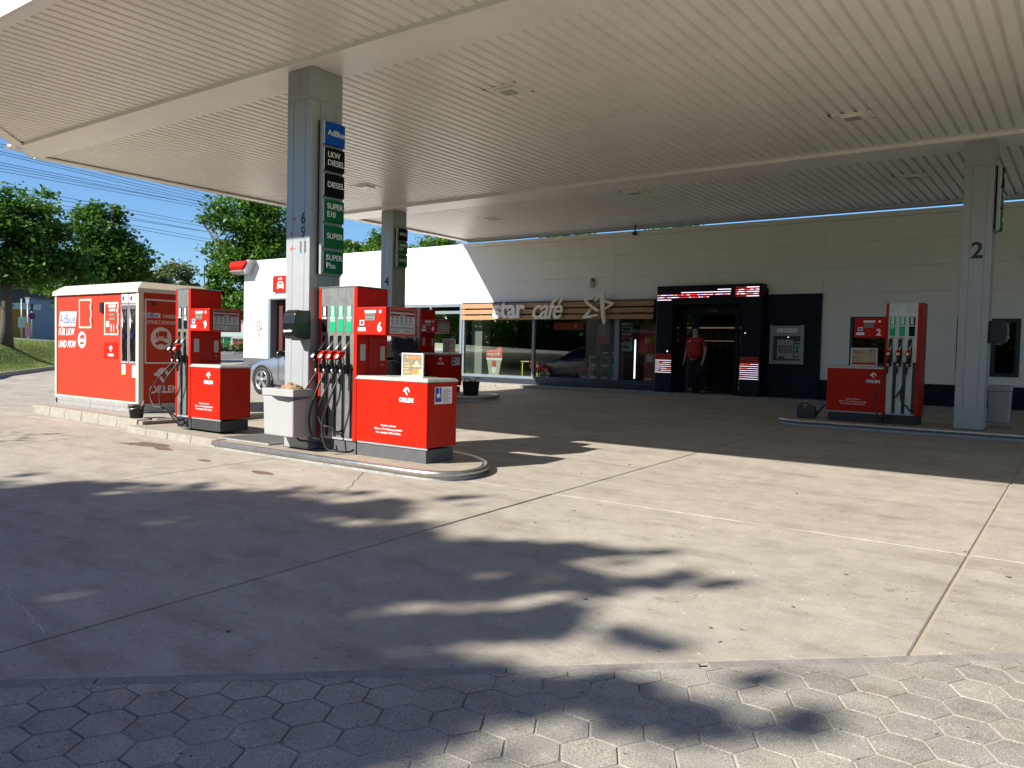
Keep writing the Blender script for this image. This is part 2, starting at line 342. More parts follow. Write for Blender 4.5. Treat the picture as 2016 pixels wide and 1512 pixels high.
# ------------------------------------------------------------------ geometry helpers
class MB:
    def __init__(s): s.v = []; s.f = []; s.m = []; s.cur = 0; s.sm = []
    def mi(s, i): s.cur = i; return s
    def poly(s, pts, smooth=False):
        b = len(s.v); s.v += [tuple(p) for p in pts]; s.f.append(tuple(range(b, b+len(pts)))); s.m.append(s.cur); s.sm.append(smooth); return s
    def faces(s, vs, fs, smooth=False):
        b = len(s.v); s.v += [tuple(p) for p in vs]
        for f in fs: s.f.append(tuple(i+b for i in f)); s.m.append(s.cur); s.sm.append(smooth)
        return s
    def box(s, x0, x1, y0, y1, z0, z1, rot=None, piv=None):
        vs = [Vector((x, y, z)) for z in (z0, z1) for y in (y0, y1) for x in (x0, x1)]
        if rot:
            e = Euler(rot).to_matrix(); p = Vector(piv if piv else ((x0+x1)/2, (y0+y1)/2, (z0+z1)/2))
            vs = [e @ (v-p)+p for v in vs]
        return s.faces(vs, [(0, 2, 3, 1), (4, 5, 7, 6), (0, 1, 5, 4), (2, 6, 7, 3), (0, 4, 6, 2), (1, 3, 7, 5)])
    def prism(s, pts, axis, a, b, smooth=False):
        # pts 2-D; axis 'x': (y,z); 'y': (x,z); 'z': (x,y)
        def P(p, t): return {'x': (t, p[0], p[1]), 'y': (p[0], t, p[1]), 'z': (p[0], p[1], t)}[axis]
        n = len(pts); vs = [P(p, a) for p in pts]+[P(p, b) for p in pts]
        s.faces(vs, [tuple(range(n))[::-1], tuple(range(n, 2*n))])
        b0 = len(s.v)-2*n
        for i in range(n):
            j = (i+1) % n; s.f.append((b0+i, b0+j, b0+n+j, b0+n+i)); s.m.append(s.cur); s.sm.append(smooth)
        return s
    def tube(s, pts, r, n=8, caps=True, closed=False):
        pts = [Vector(p) for p in pts]; m = len(pts); rings = []; up = None
        rs = r if hasattr(r, '__len__') else [r]*m
        for i, p in enumerate(pts):
            if closed: t = (pts[(i+1) % m]-pts[i-1]).normalized()
            else: t = (pts[min(i+1, m-1)]-pts[max(i-1, 0)]).normalized()
            if up is None: up = Vector((0, 0, 1)) if abs(t.z) < .9 else Vector((0, 1, 0))
            a = t.cross(up).normalized(); up = a.cross(t).normalized()
            rings.append([p+(a*math.cos(2*PI*k/n)+up*math.sin(2*PI*k/n))*rs[i] for k in range(n)])
        b = len(s.v); s.v += [tuple(q) for rg in rings for q in rg]
        for i in range(m if closed else m-1):
            i2 = (i+1) % m
            for k in range(n):
                k2 = (k+1) % n
                s.f.append((b+i*n+k, b+i*n+k2, b+i2*n+k2, b+i2*n+k)); s.m.append(s.cur); s.sm.append(True)
        if caps and not closed:
            s.f.append(tuple(b+k for k in range(n))[::-1]); s.m.append(s.cur); s.sm.append(False)
            s.f.append(tuple(b+(m-1)*n+k for k in range(n))); s.m.append(s.cur); s.sm.append(False)
        return s
    def lathe(s, prof, c, n=20, axis='z', smooth=True):
        b = len(s.v)
        for r_, h in prof:
            for k in range(n):
                a = 2*PI*k/n; u, w = r_*math.cos(a), r_*math.sin(a)
                s.v.append({'z': (c[0]+u, c[1]+w, c[2]+h), 'y': (c[0]+u, c[1]+h, c[2]+w), 'x': (c[0]+h, c[1]+u, c[2]+w)}[axis])
        for i in range(len(prof)-1):
            for k in range(n):
                k2 = (k+1) % n; s.f.append((b+i*n+k, b+i*n+k2, b+(i+1)*n+k2, b+(i+1)*n+k)); s.m.append(s.cur); s.sm.append(smooth)
        for i in (0, len(prof)-1):
            if prof[i][0] > 1e-4: s.f.append(tuple(b+i*n+k for k in range(n))); s.m.append(s.cur); s.sm.append(False)
        return s
    def ell(s, c, r, n=14, m=8, rot=None):
        b = len(s.v); e = Euler(rot).to_matrix() if rot else None
        for i in range(m+1):
            t = PI*i/m
            for k in range(n):
                a = 2*PI*k/n; v = Vector((r[0]*math.sin(t)*math.cos(a), r[1]*math.sin(t)*math.sin(a), r[2]*math.cos(t)))
                if e: v = e @ v
                s.v.append((c[0]+v.x, c[1]+v.y, c[2]+v.z))
        for i in range(m):
            for k in range(n):
                k2 = (k+1) % n; s.f.append((b+i*n+k, b+(i+1)*n+k, b+(i+1)*n+k2, b+i*n+k2)); s.m.append(s.cur); s.sm.append(True)
        return s
    def mesh(s, name, mats):
        me = bpy.data.meshes.new(name); me.from_pydata(s.v, [], s.f)
        if isinstance(mats, str): mats = [mats]
        for q in mats: me.materials.append(MATS[q])
        me.polygons.foreach_set('material_index', s.m); me.polygons.foreach_set('use_smooth', s.sm)
        bm = bmesh.new(); bm.from_mesh(me); bmesh.ops.recalc_face_normals(bm, faces=bm.faces); bm.to_mesh(me); bm.free()
        me.update(); return me
    def build(s, name, mats, parent=None, bevel=0, seg=2):
        o = bpy.data.objects.new(name, s.mesh(name, mats)); COL.objects.link(o)
        if parent: o.parent = parent
        if bevel:
            b = o.modifiers.new('bevel', 'BEVEL'); b.width = bevel; b.segments = seg; b.limit_method = 'ANGLE'; b.angle_limit = R(40)
        return o
def B(*a, **k): return MB().box(*a, **k)
def thing(name, label, cat, loc=(0, 0, 0), rotz=0, group=None):
    o = bpy.data.objects.new(name, None); COL.objects.link(o); o.empty_display_size = .2
    o.location = loc; o.rotation_euler = (0, 0, rotz); return tag(o, label, cat, group)
def tag(o, label, cat, group=None, kind=None):
    o['label'] = label; o['category'] = cat
    if group: o['group'] = group
    if kind: o['kind'] = kind
    return o
def struct(o, label=None):
    o['kind'] = 'structure'
    if label: o['label'] = label
    return o
def copy_obj(o, parent=None, loc=None):
    c = o.copy(); COL.objects.link(c)
    if parent: c.parent = parent
    if loc is not None: c.location = loc
    return c
FACE = {'-y': (R(90), 0, 0), '+x': (R(90), 0, R(90)), '+y': (R(90), 0, R(180)), '-x': (R(90), 0, R(-90))}
TCACHE = {}
def text(s, size, m, parent, loc, face='-y', bold=0, shear=0, xs=1, ext=.0015, align='CENTER', name='lettering', sp=1, bev=0):
    key = (s, size, m, bold, shear, xs, ext, align, sp)
    if key not in TCACHE:
        cu = bpy.data.curves.new('t', 'FONT'); cu.body = s; cu.size = size; cu.align_x = align; cu.align_y = 'CENTER'
        cu.offset = bold*size; cu.shear = shear; cu.extrude = ext; cu.space_character = sp; cu.resolution_u = 4
        if bev: cu.bevel_depth = bev
        t = bpy.data.objects.new('t', cu); COL.objects.link(t)
        bpy.context.view_layer.update()
        me = bpy.data.meshes.new_from_object(t.evaluated_get(bpy.context.evaluated_depsgraph_get()))
        bpy.data.objects.remove(t); bpy.data.curves.remove(cu)
        me.name = 'lettering'; me.materials.clear(); me.materials.append(MATS[m])
        if xs != 1: me.transform(Matrix.Diagonal((xs, 1, 1, 1)))
        TCACHE[key] = me
    o = bpy.data.objects.new(name, TCACHE[key]); COL.objects.link(o); o.location = loc; o.rotation_euler = FACE[face]
    if parent: o.parent = parent
    return o
EAGLE = [[(.17, .60), (.22, .78), (.34, .93), (.52, 1.0), (.72, .96), (.88, .8), (1.0, .52), (.99, .42), (.91, .42), (.82, .55), (.72, .68), (.6, .74), (.52, .74), (.50, .64), (.42, .6), (.32, .64)],
         [(0, .50), (.0, .60), (.08, .70), (.2, .66), (.34, .58), (.46, .50), (.68, .2), (.66, 0), (.52, .1), (.4, .26), (.26, .44), (.12, .48)]]
def emblem(parent, cx, y, cz, h, m='letter_white', face='-y', name='emblem'):
    mb = MB()
    for pl in EAGLE:
        pts = [((p[0]-.5)*h*1.02, (p[1]-.5)*h) for p in pl]
        if face == '-y': mb.prism([(cx+p[0], cz+p[1]) for p in pts], 'y', y, y-.0015)
        else: mb.prism([(cx+p[0], cz+p[1]) for p in pts], 'x', y, y+.0015)
    return mb.build(name, m, parent)
def ring(mb, cx, cz, r, w, y, yb, face='-y', n=20):
    o = []; i = []
    for k in range(n):
        a = 2*PI*k/n; o.append((cx+r*math.cos(a), cz+r*math.sin(a))); i.append((cx+(r-w)*math.cos(a), cz+(r-w)*math.sin(a)))
    for k in range(n):
        j = (k+1) % n
        mb.prism([o[k], o[j], i[j], i[k]], 'y' if face == '-y' else 'x', y, yb)
    return mb
def disc(mb, cx, cz, r, y, yb, axis='y', n=20, sx=1):
    return mb.prism([(cx+sx*r*math.cos(2*PI*k/n), cz+r*math.sin(2*PI*k/n)) for k in range(n)], axis, y, yb)
def gz(y): return .026*(y-7.2)
# ------------------------------------------------------------------ terrain
LK0 = Vector((-32.4, 12.56)); LKn = Vector((-.65, -.76)).normalized()      # lawn kerb line and its normal, away from the pumps
def sstep(a, b, x):
    t = min(1, max(0, (x-a)/(b-a))); return t*t*(3-2*t)
def apron(x, y): return max(-.6, min(1.35, gz(y)))
def lawnf(x, y):
    return (x-LK0.x)*LKn.x+(y-LK0.y)*LKn.y
def Z(x, y):
    z = apron(x, y); s = lawnf(x, y)
    if s > 0 and x < -10:
        deg = math.degrees(math.atan2(y, x)) % 360; up = sstep(.2, 3.1, s)*(1-sstep(180, 197, deg))
        z = z+.05*sstep(0, .3, s); z = z+(1.38-z)*up+(.03*math.exp(-((s-3.0)/.3)**2)+max(0, s-3.4)*.055)*up
    return z
def terrain():
    xs = np.concatenate([np.linspace(-1200, -90, 12), np.arange(-80, 16, 2.5), np.linspace(20, 1200, 14)])
    ys = np.concatenate([np.linspace(-1200, -40, 10), np.arange(-36, 46, 2.), np.linspace(50, 90, 9), np.linspace(110, 1200, 10)])
    mb = MB(); nx, ny = len(xs), len(ys)
    for y in ys:
        for x in xs:
            inside = -31 < x < 13 and -4 < y < 22
            mb.v.append((float(x), float(y), apron(x, y)-(.2 if inside else .03)))
    for j in range(ny-1):
        for i in range(nx-1):
            cx, cy = (xs[i]+xs[i+1])/2, (ys[j]+ys[j+1])/2
            m = 0 if (cy > 85 or cx < -90 or cy < -8 or cx > 20) else 2  # surrounding ground is pale concrete, chosen also to bounce light under the canopy
            if -62 < cx < -42 and 22 < cy < 44: m = 1
            mb.f.append((j*nx+i, j*nx+i+1, (j+1)*nx+i+1, (j+1)*nx+i)); mb.m.append(m); mb.sm.append(True)
    o = mb.build('ground', ['grass', 'road_light', 'concrete']); struct(o, 'grass, road and pale concrete around the forecourt')
    # lawn bank and the road behind it, laid out from the kerb outwards
    mb = MB(); A = [R(150+k*.5) for k in range(96)]; rows = []
    SS = [.02, .15, .3]+[.3+3.1*(k+1)/27 for k in range(27)]+[3.45, 3.8, 4.6, 5.6, 6.6, 6.8, 7.2, 8.0, 10, 14]
    for a in A:
        dx, dy = math.cos(a), math.sin(a); den = dx*LKn.x+dy*LKn.y
        rows.append([((LK0.x*LKn.x+LK0.y*LKn.y)+.05+s)/den for s in SS])
    for a, rr in zip(A, rows): mb.v += [(math.cos(a)*d, math.sin(a)*d, Z(math.cos(a)*d, math.sin(a)*d)) for d in rr]
    n = 40
    for i in range(len(A)-1):
        for k in range(n-1):
            mb.f.append((i*n+k, (i+1)*n+k, (i+1)*n+k+1, i*n+k+1)); mb.m.append(1 if 31 <= k < 34 else 0); mb.sm.append(True)
    o = mb.build('lawn_bank', ['grass', 'road_light']); struct(o, 'grass bank and road beyond the kerb at the left')
terrain()

# kerb in front of the far lawn, stone by stone
lk = thing('lawn_kerb', 'low concrete kerb edging the lawn at the left', 'kerb'); lk['kind'] = 'structure'
del lk['category']
d = Vector((-LKn.y, LKn.x))
km = MB().box(-.49, .49, -.07, .07, -.1, .12).mesh('kerb_stone', 'kerb_stone')
for k in range(-16, 12):
    p = LK0+d*k; o = bpy.data.objects.new('kerb_stone', km); COL.objects.link(o); o.parent = lk
    o.location = (p.x, p.y, apron(p.x, p.y)); o.rotation_euler = (0, 0, math.atan2(d.y, d.x))

# forecourt: concrete slabs between sawn joints, clipped by the kerb strip at the pavers
K0 = Vector((-4.14, 1.60)); K1 = Vector((-.235, 4.985)); kd = (K1-K0).normalized(); kn = Vector((-kd.y, kd.x))  # kn points to the slabs
def clip(poly, p, n):
    out = []
    for i in range(len(poly)):
        a, b = poly[i], poly[(i+1) % len(poly)]; da, db = (a-p).dot(n), (b-p).dot(n)
        if da >= 0: out.append(a)
        if (da >= 0) != (db >= 0): out.append(a+(b-a)*(da/(da-db)))
    return out
forecourt = bpy.data.objects.new('forecourt', None); COL.objects.link(forecourt); struct(forecourt, 'concrete forecourt cast in big slabs')
XE = [-30, -25.2, -21.1, -16.9, -12.8, -8.78, -4.545, -.72, 3.1, 7.0, 12]
YE = [-3, 7.02, 11.15, 15.3, 20.2]
for i in range(len(XE)-1):
    for j in range(len(YE)-1):
        g = .008 if i != 6 and i != 7 else .011
        if i in (5,): pass
        x0, x1, y0, y1 = XE[i]+g, XE[i+1]-g, YE[j]+.005, YE[j+1]-.005
        pl = clip([Vector(p) for p in ((x0, y0), (x1, y0), (x1, y1), (x0, y1))], K0+kn*.028, kn)
        if i < 3: pl = clip(pl, LK0-LKn*.08, -LKn) if pl else pl
        if len(pl) < 3: continue
        mb = MB(); n = len(pl); e = .006
        c = sum(pl, Vector((0, 0)))/n; dz = random.uniform(-.0015, .0015)
        top = [p+(c-p).normalized()*e*1.6 for p in pl]
        vs = [(p.x, p.y, gz(p.y)+dz) for p in top]+[(p.x, p.y, gz(p.y)-.006+dz) for p in pl]+[(p.x, p.y, gz(p.y)-.14) for p in pl]
        fs = [tuple(range(n))]
        for a in range(n):
            b2 = (a+1) % n; fs += [(a, n+a, n+b2, b2), (n+a, 2*n+a, 2*n+b2, n+b2)]
        mb.faces(vs, fs).build('concrete_slab', 'concrete', forecourt)
mb = MB(); pl = clip([Vector(p) for p in ((-30, -3), (12, -3), (12, 20.3), (-30, 20.3))], K0, kn); pl = clip(pl, LK0, -LKn)
mb.poly([(p.x, p.y, gz(p.y)-.011) for p in pl]).build('joint_filler', 'joint_fill', forecourt)
# hairline cracks
def ribbon(pts, w, m, z=.004, name='crack'):
    mb = MB()
    for a, b in zip(pts[:-1], pts[1:]):
        a = Vector(a); b = Vector(b); n = Vector((-(b-a).y, (b-a).x)).normalized()*w/2
        mb.poly([(q.x, q.y, gz(q.y)+z) for q in (a-n, b-n, b+n, a+n)])
    mb.build(name, m, forecourt)
def jag(a, b, n, amp):
    a = Vector(a); b = Vector(b); nn = Vector((-(b-a).y, (b-a).x)).normalized()
    return [a+(b-a)*t/n+nn*random.uniform(-amp, amp)*(0 < t < n) for t in range(n+1)]
ribbon(jag((-7.05, 6.68), (-6.35, 5.75), 14, .03), .008, 'crack')
ribbon(jag((-5.6, 2.2), (-4.6, 2.0), 12, .03), .007, 'crack_pale')
ribbon(jag((-9.9, 5.2), (-8.3, 5.3), 16, .03), .006, 'crack_pale')
ribbon(jag((-4.5, 9.0), (-8.7, 9.4), 24, .04), .006, 'crack')
# stains by the pump island
for (cx, cy, r) in ((-11.2, 6.35, .35), (-10.7, 6.25, .22), (-11.6, 6.2, .15), (-9.3, 6.0, .12), (-8.0, 5.9, .16)):
    a = [random.uniform(.55, 1) for _ in range(16)]
    MB().poly([(cx+1.6*r*a[k]*math.cos(k*PI/8), cy+.5*r*a[k]*math.sin(k*PI/8), gz(cy+.5*r*a[k]*math.sin(k*PI/8))+.003) for k in range(16)]).build('oil_stain', 'stain', forecourt)

# kerb strip between slabs and pavers
ks = bpy.data.objects.new('kerb_strip', None); COL.objects.link(ks); struct(ks, 'narrow concrete edging between slabs and pavers')
for k in range(-4, 9):
    a = K0+kd*(k*1.0+.43+random.uniform(-.02, .02)); mb = MB()
    L_ = .985; q = [a+kn*.018, a+kd*L_+kn*.018, a+kd*L_-kn*.045, a-kn*.045]
    vs = [(p.x, p.y, gz(p.y)+random.uniform(-.002, .002)+(.002 if i < 2 else -.004)) for i, p in enumerate(q)]+[(p.x, p.y, gz(p.y)-.12) for p in q]
    mb.faces(vs, [(0, 1, 2, 3), (0, 4, 5, 1), (1, 5, 6, 2), (2, 6, 7, 3), (3, 7, 4, 0)]).build('kerb_stone', 'kerb_strip', ks, bevel=.004)

# hexagonal pavers, each its own piece
paving = bpy.data.objects.new('paving', None); COL.objects.link(paving); struct(paving, 'hexagonal concrete pavers in the foreground')
HS = .1327; kl = K0-kn*.05
def hexm(m, rot):
    s = HS-.0043; mb = MB(); e = .004
    def rg(r, z): return [(r*math.cos(PI/3*k), r*math.sin(PI/3*k), z) for k in range(6)]
    vs = rg(s-e, 0)+rg(s, -e)+rg(s, -.07)
    fs = [tuple(range(6))]
    for a in range(6):
        b2 = (a+1) % 6; fs += [(a, 6+a, 6+b2, b2), (6+a, 12+a, 12+b2, 6+b2)]
    return mb.faces(vs, fs).mesh('paver', m)
hm = [hexm('paver', 0), hexm('paver_dark', 0), hexm('paver', 0)]
far = MB(); cnt = 0; slope = math.atan(.026)
view = []
for i in range(-45, 40):
    for j in range(-45, 26):
        x = -.773+i*1.5*HS; y = 3.655+(j+(i % 2)*.5)*math.sqrt(3)*HS
        dd = (Vector((x, y))-kl).dot(-kn)
        if dd < -HS*1.0 or dd > 6: continue
        v = Vector((x, y, gz(y)-CAMZ)); dep = v.dot(c_f)
        inview = False
        if dep > .3:
            px = v.dot(c_r)/dep*1570+1008; py = 756-v.dot(c_u)/dep*1570
            inview = -90 < px < 2106 and py < 1640
        cut = dd < HS*.95
        dz = max(-.001, min(.0012, random.gauss(0, .0008))); tx = max(-.006, min(.006, random.gauss(0, .004))); ty = max(-.006, min(.006, random.gauss(0, .004)))
        if inview and cnt < 300:
            cnt += 1
            if cut:   # edge stones are cut along the strip
                pl = clip([Vector((x+(HS-.004)*math.cos(PI/3*k), y+(HS-.004)*math.sin(PI/3*k))) for k in range(6)], kl, -kn)
                if len(pl) < 3: cnt -= 1; continue
                n = len(pl)
                area = abs(sum(pl[a].x*pl[(a+1) % n].y-pl[(a+1) % n].x*pl[a].y for a in range(n)))/2
                if area < .002: cnt -= 1; continue
                vs = [(p.x, p.y, gz(p.y)-.003) for p in pl]+[(p.x, p.y, gz(p.y)-.07) for p in pl]
                MB().faces(vs, [tuple(range(n))]+[(a, n+a, n+(a+1) % n, (a+1) % n) for a in range(n)]).build('paver', 'paver', paving)
            else:
                o = bpy.data.objects.new('paver', random.choice(hm)); COL.objects.link(o); o.parent = paving
                o.location = (x, y, gz(y)+dz-.002); o.rotation_euler = (slope+tx, ty, random.gauss(0, .006))
        elif not cut:
            far.faces([(x+(HS-.005)*math.cos(PI/3*k), y+(HS-.005)*math.sin(PI/3*k), gz(y+(HS-.005)*math.sin(PI/3*k))+dz-.002) for k in range(6)], [tuple(range(6))])
o = far.build('paver', 'paver', paving); o['kind'] = 'stuff'
q = [K0+kd*-8-kn*.03, K0+kd*12-kn*.03, K0+kd*12-kn*7, K0+kd*-8-kn*7]
MB().poly([(p.x, p.y, gz(p.y)-.0062) for p in q]).build('joint_sand', 'paver_sand', paving)

# raised pavement in front of the shop
sw = bpy.data.objects.new('pavement', None); COL.objects.link(sw); struct(sw, 'raised pavement along the shop front')
for k in range(24):
    x0 = -20.4+k*1.0
    MB().box(x0+.004, x0+.996, 20.22, 20.36, gz(20.2)-.15, gz(20.2)+.085).build('kerb_stone', 'kerb_stone', sw, bevel=.012)
for k in range(24):
    x0 = -20.4+k*1.0
    MB().box(x0+.003, x0+.997, 20.365, 21.12, gz(20.5)-.15, gz(20.2)+.082).build('slab', 'sidewalk', sw)

# ------------------------------------------------------------------ canopy
CB = 5.24; XL = -17.6; YF = 4.07; YR = 21.35; XR = 9.0
cn = thing('canopy', 'huge pale forecourt roof with ribbed metal ceiling on grey columns', 'canopy')
def yfront(x):
    return max(YF, 7.46-(x-XL)*(7.46-YF)/4.15)
def deck(y0f, y1, name='ceiling_sheet'):
    P = .19; x = XL+.09
    while x < XR:
        mb = MB(); nn = 5
        for k in range(nn):
            a = x+k*P; prof = [(a, CB), (a+.128, CB), (a+.143, CB+.065), (a+.175, CB+.065), (a+P, CB)]
            for (p0, p1) in zip(prof[:-1], prof[1:]):
                ya, yb = y0f(p0[0]), y0f(p1[0])
                mb.poly([(p0[0], ya, p0[1]), (p1[0], yb, p1[1]), (p1[0], y1, p1[1]), (p0[0], y1, p0[1])])
        mb.build(name, 'ceiling', cn); x += P*nn
deck(lambda x: yfront(x)+.10, 6.86)
deck(lambda x: 7.56, 15.3)
deck(lambda x: 16.12, YR)
def beam(y0, y1, xl):
    x = xl
    while x < XR-.01:      # soffit in long butted boards
        x2 = min(x+5.94, XR)
        MB().box(x+.002, x2-.002, y0, y1, 5.18, 5.5).build('beam', 'ceiling', cn); x = x2
beam(6.85, 7.56, -16.9); beam(15.29, 16.12, XL+.1)
# left filler of the first beam follows the chamfer
MB().prism([(-16.902, 6.85), (-16.902, 7.56), (XL+.1, 7.56), (XL+.1, 7.45)], 'z', 5.18, 5.5).build('beam', 'ceiling', cn)
def fascia(a, b, h0=5.18, h1=6.25, name='fascia'):
    a = Vector(a); b = Vector(b); t = (b-a).normalized(); n = Vector((t.y, -t.x))   # outward
    def wall(d0, d1, z0, z1, m, nm):
        q = [a+n*d0, b+n*d0, b+n*d1, a+n*d1]
        MB().prism([(p.x, p.y) for p in q], 'z', z0, z1).build(nm, m, cn)
    wall(0, .06, h0, h0+.24, 'fascia_white', 'fascia_band')
    wall(-.01, .045, h0+.242, h1-.2, 'fascia_red', 'fascia_band')
    wall(-.01, .06, h1-.198, h1, 'fascia_white', 'fascia_band')
    wall(-.13, -.002, h0+.005, h0+.035, 'ceiling', 'edge_trim')
fascia((XL+4.15, YF), (XR, YF)); fascia((XL, 7.46), (XL+4.13, YF+.01)); fascia((XL, YR), (XL, 7.48))
fascia((XR, YF), (XR, YR))
MB().box(XL+.07, XR, YR+.003, YR+.05, 5.165, 6.25).build('rear_fascia', 'galv', cn)
mb = MB(); mb.prism([(YR-.14, 5.17), (YR-.02, 5.16), (YR, 5.27), (YR-.16, 5.27)], 'x', XL+.1, XR).build('gutter', 'galv', cn)
MB().prism([(XL+.02, 7.5), (XL+4.2, YF+.03), (XR, YF+.03), (XR, YR+.02), (XL+.02, YR+.02)], 'z', 6.10, 6.14).build('roof_deck', 'galv', cn)
# camera bracket under the rear edge
MB().box(-11.02, -10.98, YR-.35, YR-.31, 5.0, 5.24).box(-11.05, -10.95, YR-.42, YR-.28, 4.95, 5.03).build('bracket', 'black_plastic', cn)

def lamp(x, y, label):
    t = thing('canopy_lamp', label, 'lamp', (x, y, CB), 0, 'square lamps recessed in the canopy ceiling')
    MB().box(-.29, .29, -.2, .2, -.012, .0).build('cover_plate', 'lamp_plate', t, bevel=.004)
    MB().box(-.17, .17, -.15, .15, -.045, -.0125).build('housing', 'lamp_plate', t, bevel=.012)
    MB().box(-.115, .115, -.1, .1, -.05, -.0455).build('lens', 'lamp_lens', t)
    MB().prism([(-.34, -.2), (-.285, -.2), (-.3, .02)], 'z', -.004, .0).prism([(-.1, .2), (-.04, .2), (-.07, .27)], 'z', -.004, 0).prism([(.2, .2), (.27, .2), (.25, .29)], 'z', -.004, 0).build('cutout', 'alu_seam', t)
for x, y, l in ((-6.96, 9.31, 'square ceiling lamp nearest the camera, right of the tall front column'), (-13.86, 13.06, 'square ceiling lamp just left of the column marked 4'),
                (-3.18, 13.16, 'square ceiling lamp at upper right in front of the second beam'), (-8.77, 16.68, 'square ceiling lamp hugging the rear side of the second beam'),
                (-3.18, 18.02, 'square ceiling lamp close to the column marked 2'), (-14.03, 18.08, 'square ceiling lamp near the far left corner over the shop front')):
    lamp(x, y, l)

# ------------------------------------------------------------------ columns
def column(x0, x1, y0, y1, z0, label, nums, seams=(.28, .78)):
    t = thing('canopy_column', label, 'column', (x0, y0, z0), 0, 'grey clad columns carrying the canopy')
    w, dp, h = x1-x0, y1-y0, 5.18-z0
    ob = B(0, w, 0, dp, .0, h-.003).build('shaft', 'alu_paint', t, bevel=.012)
    mb = MB()
    for s in seams: mb.box(w*s-.0022, w*s+.0022, -.0012, .003, .35, h-.42).box(w-.003, w+.0012, dp*s-.0022, dp*s+.0022, .35, h-.42)
    mb.box(-.0012, w+.0012, -.0014, .003, h-.42, h-.4165).box(w-.003, w+.0014, 0, dp, h-.42, h-.4165)
    mb.box(w*.55, w*.555, -.0012, .003, h-.416, h).box(-.0012, w+.0012, -.0014, .003, .345, .3485)
    mb.build('panel_seam', 'alu_seam', t)
    B(-.012, w+.012, -.012, dp+.012, 0, .02).build('base_collar', 'plinth_grey', t)
    for (s, x, z, sz, m) in nums: text(s, sz*1.08, m, t, (x, -.002, z-z0), '-y', bold=.022, name='number')
    return t
c1 = column(-8.97, -8.48, 7.0, 7.54, .09, 'tall front column numbered 6, 9 and 11 beside the white bin', [])
for s, z, m in (('6', 3.19, 'letter_black'), ('9', 3.0, 'letter_grey'), ('11', 2.805, 'letter_grey')):
    text(s, .215, m, c1, (.355, -.002, z-.09), '-y', xs=.85, bold=.022, name='number')
def arrow(t, x, z, dirn):
    mb = MB(); mb.box(-.05, .05, -.002, -.0005, -.006, .006)
    for s in (-1, 1): mb.prism([(dirn*.052, 0), (dirn*.018, s*.034), (dirn*.004, s*.034), (dirn*.034, 0)], 'y', -.0018, -.0006)
    o = mb.build('arrow', 'arrow_red', t); o.location = (x, 0, z)
arrow(c1, .15, 3.2-.09, 1); arrow(c1, .14, 3.0-.09, -1); arrow(c1, .14, 2.8-.09, -1)
c4 = column(-15.75, -15.31, 15.43, 15.95, .33, 'slim column marked 4 in front of the shop wall', [('4', -15.51+15.75, 3.27, .30, 'letter_black')])
c2 = column(-1.91, -1.47, 15.45, 15.95, .32, 'pale column marked 2 at the right edge', [('2', .235, 3.34, .35, 'letter_black')])

def fuel_sign(x, ya, yb, z0, z1, panels, label, fs):
    t = thing('fuel_sign', label, 'sign', (x, ya, z0), 0, 'curved fuel grade signs on the columns')
    w = yb-ya; h = z1-z0; n = len(panels)
    B(0, .045, 0, w, 0, h).build('frame', 'alu_paint', t, bevel=.006)
    B(-.0, .09, 0, .028, 0, h).build('side_rail', 'alu_paint', t, bevel=.01)
    ph = h/n
    for k, (lines, m) in enumerate(panels):
        za, zb = h-(k+1)*ph+ph*.09, h-k*ph-ph*.05
        pts = [(.046, .04), (.085, .04)]+[(.085+.035*math.sin(PI*i/8), .04+(w-.05)*i/8) for i in range(1, 8)]+[(.085, w-.01), (.046, w-.01)]
        pn = MB().prism(pts, 'z', za, zb, smooth=False).build('sign_panel', m, t)
        B(.046, .095, .03, .038, za, zb).build('edge_strip', 'letter_white', t)
        for q, s in enumerate(lines):
            zz = (za+zb)/2+((len(lines)-1)/2-q)*fs*1.02
            o = text(s, fs, 'letter_white', pn, (.124, .065, zz), '+x', bold=.012, align='LEFT', xs=.95)
    return t
G_, K_, U_ = 'sign_green', 'sign_black', 'sign_blue'
fuel_sign(-8.477, 7.115, 7.52, 2.45, 4.5, [(('AdBlue',), U_), (('LKW', 'DIESEL'), K_), (('DIESEL',), K_), (('SUPER', 'E10'), G_), (('SUPER',), G_), (('SUPER', 'Plus'), G_)],
          'tall fuel grade sign with six panels on the front column', .105)
fuel_sign(-15.307, 15.5, 15.92, 3.67, 4.72, [(('DIESEL',), K_), (('SUPER', 'E10'), G_), (('SUPER',), G_)], 'three panel fuel grade sign on the column marked 4', .105)
fuel_sign(-1.467, 15.5, 15.92, 3.67, 4.75, [(('DIESEL',), K_), (('SUPER', 'E10'), G_), (('SUPER',), G_)], 'three panel fuel grade sign at the right edge of the photo', .105)

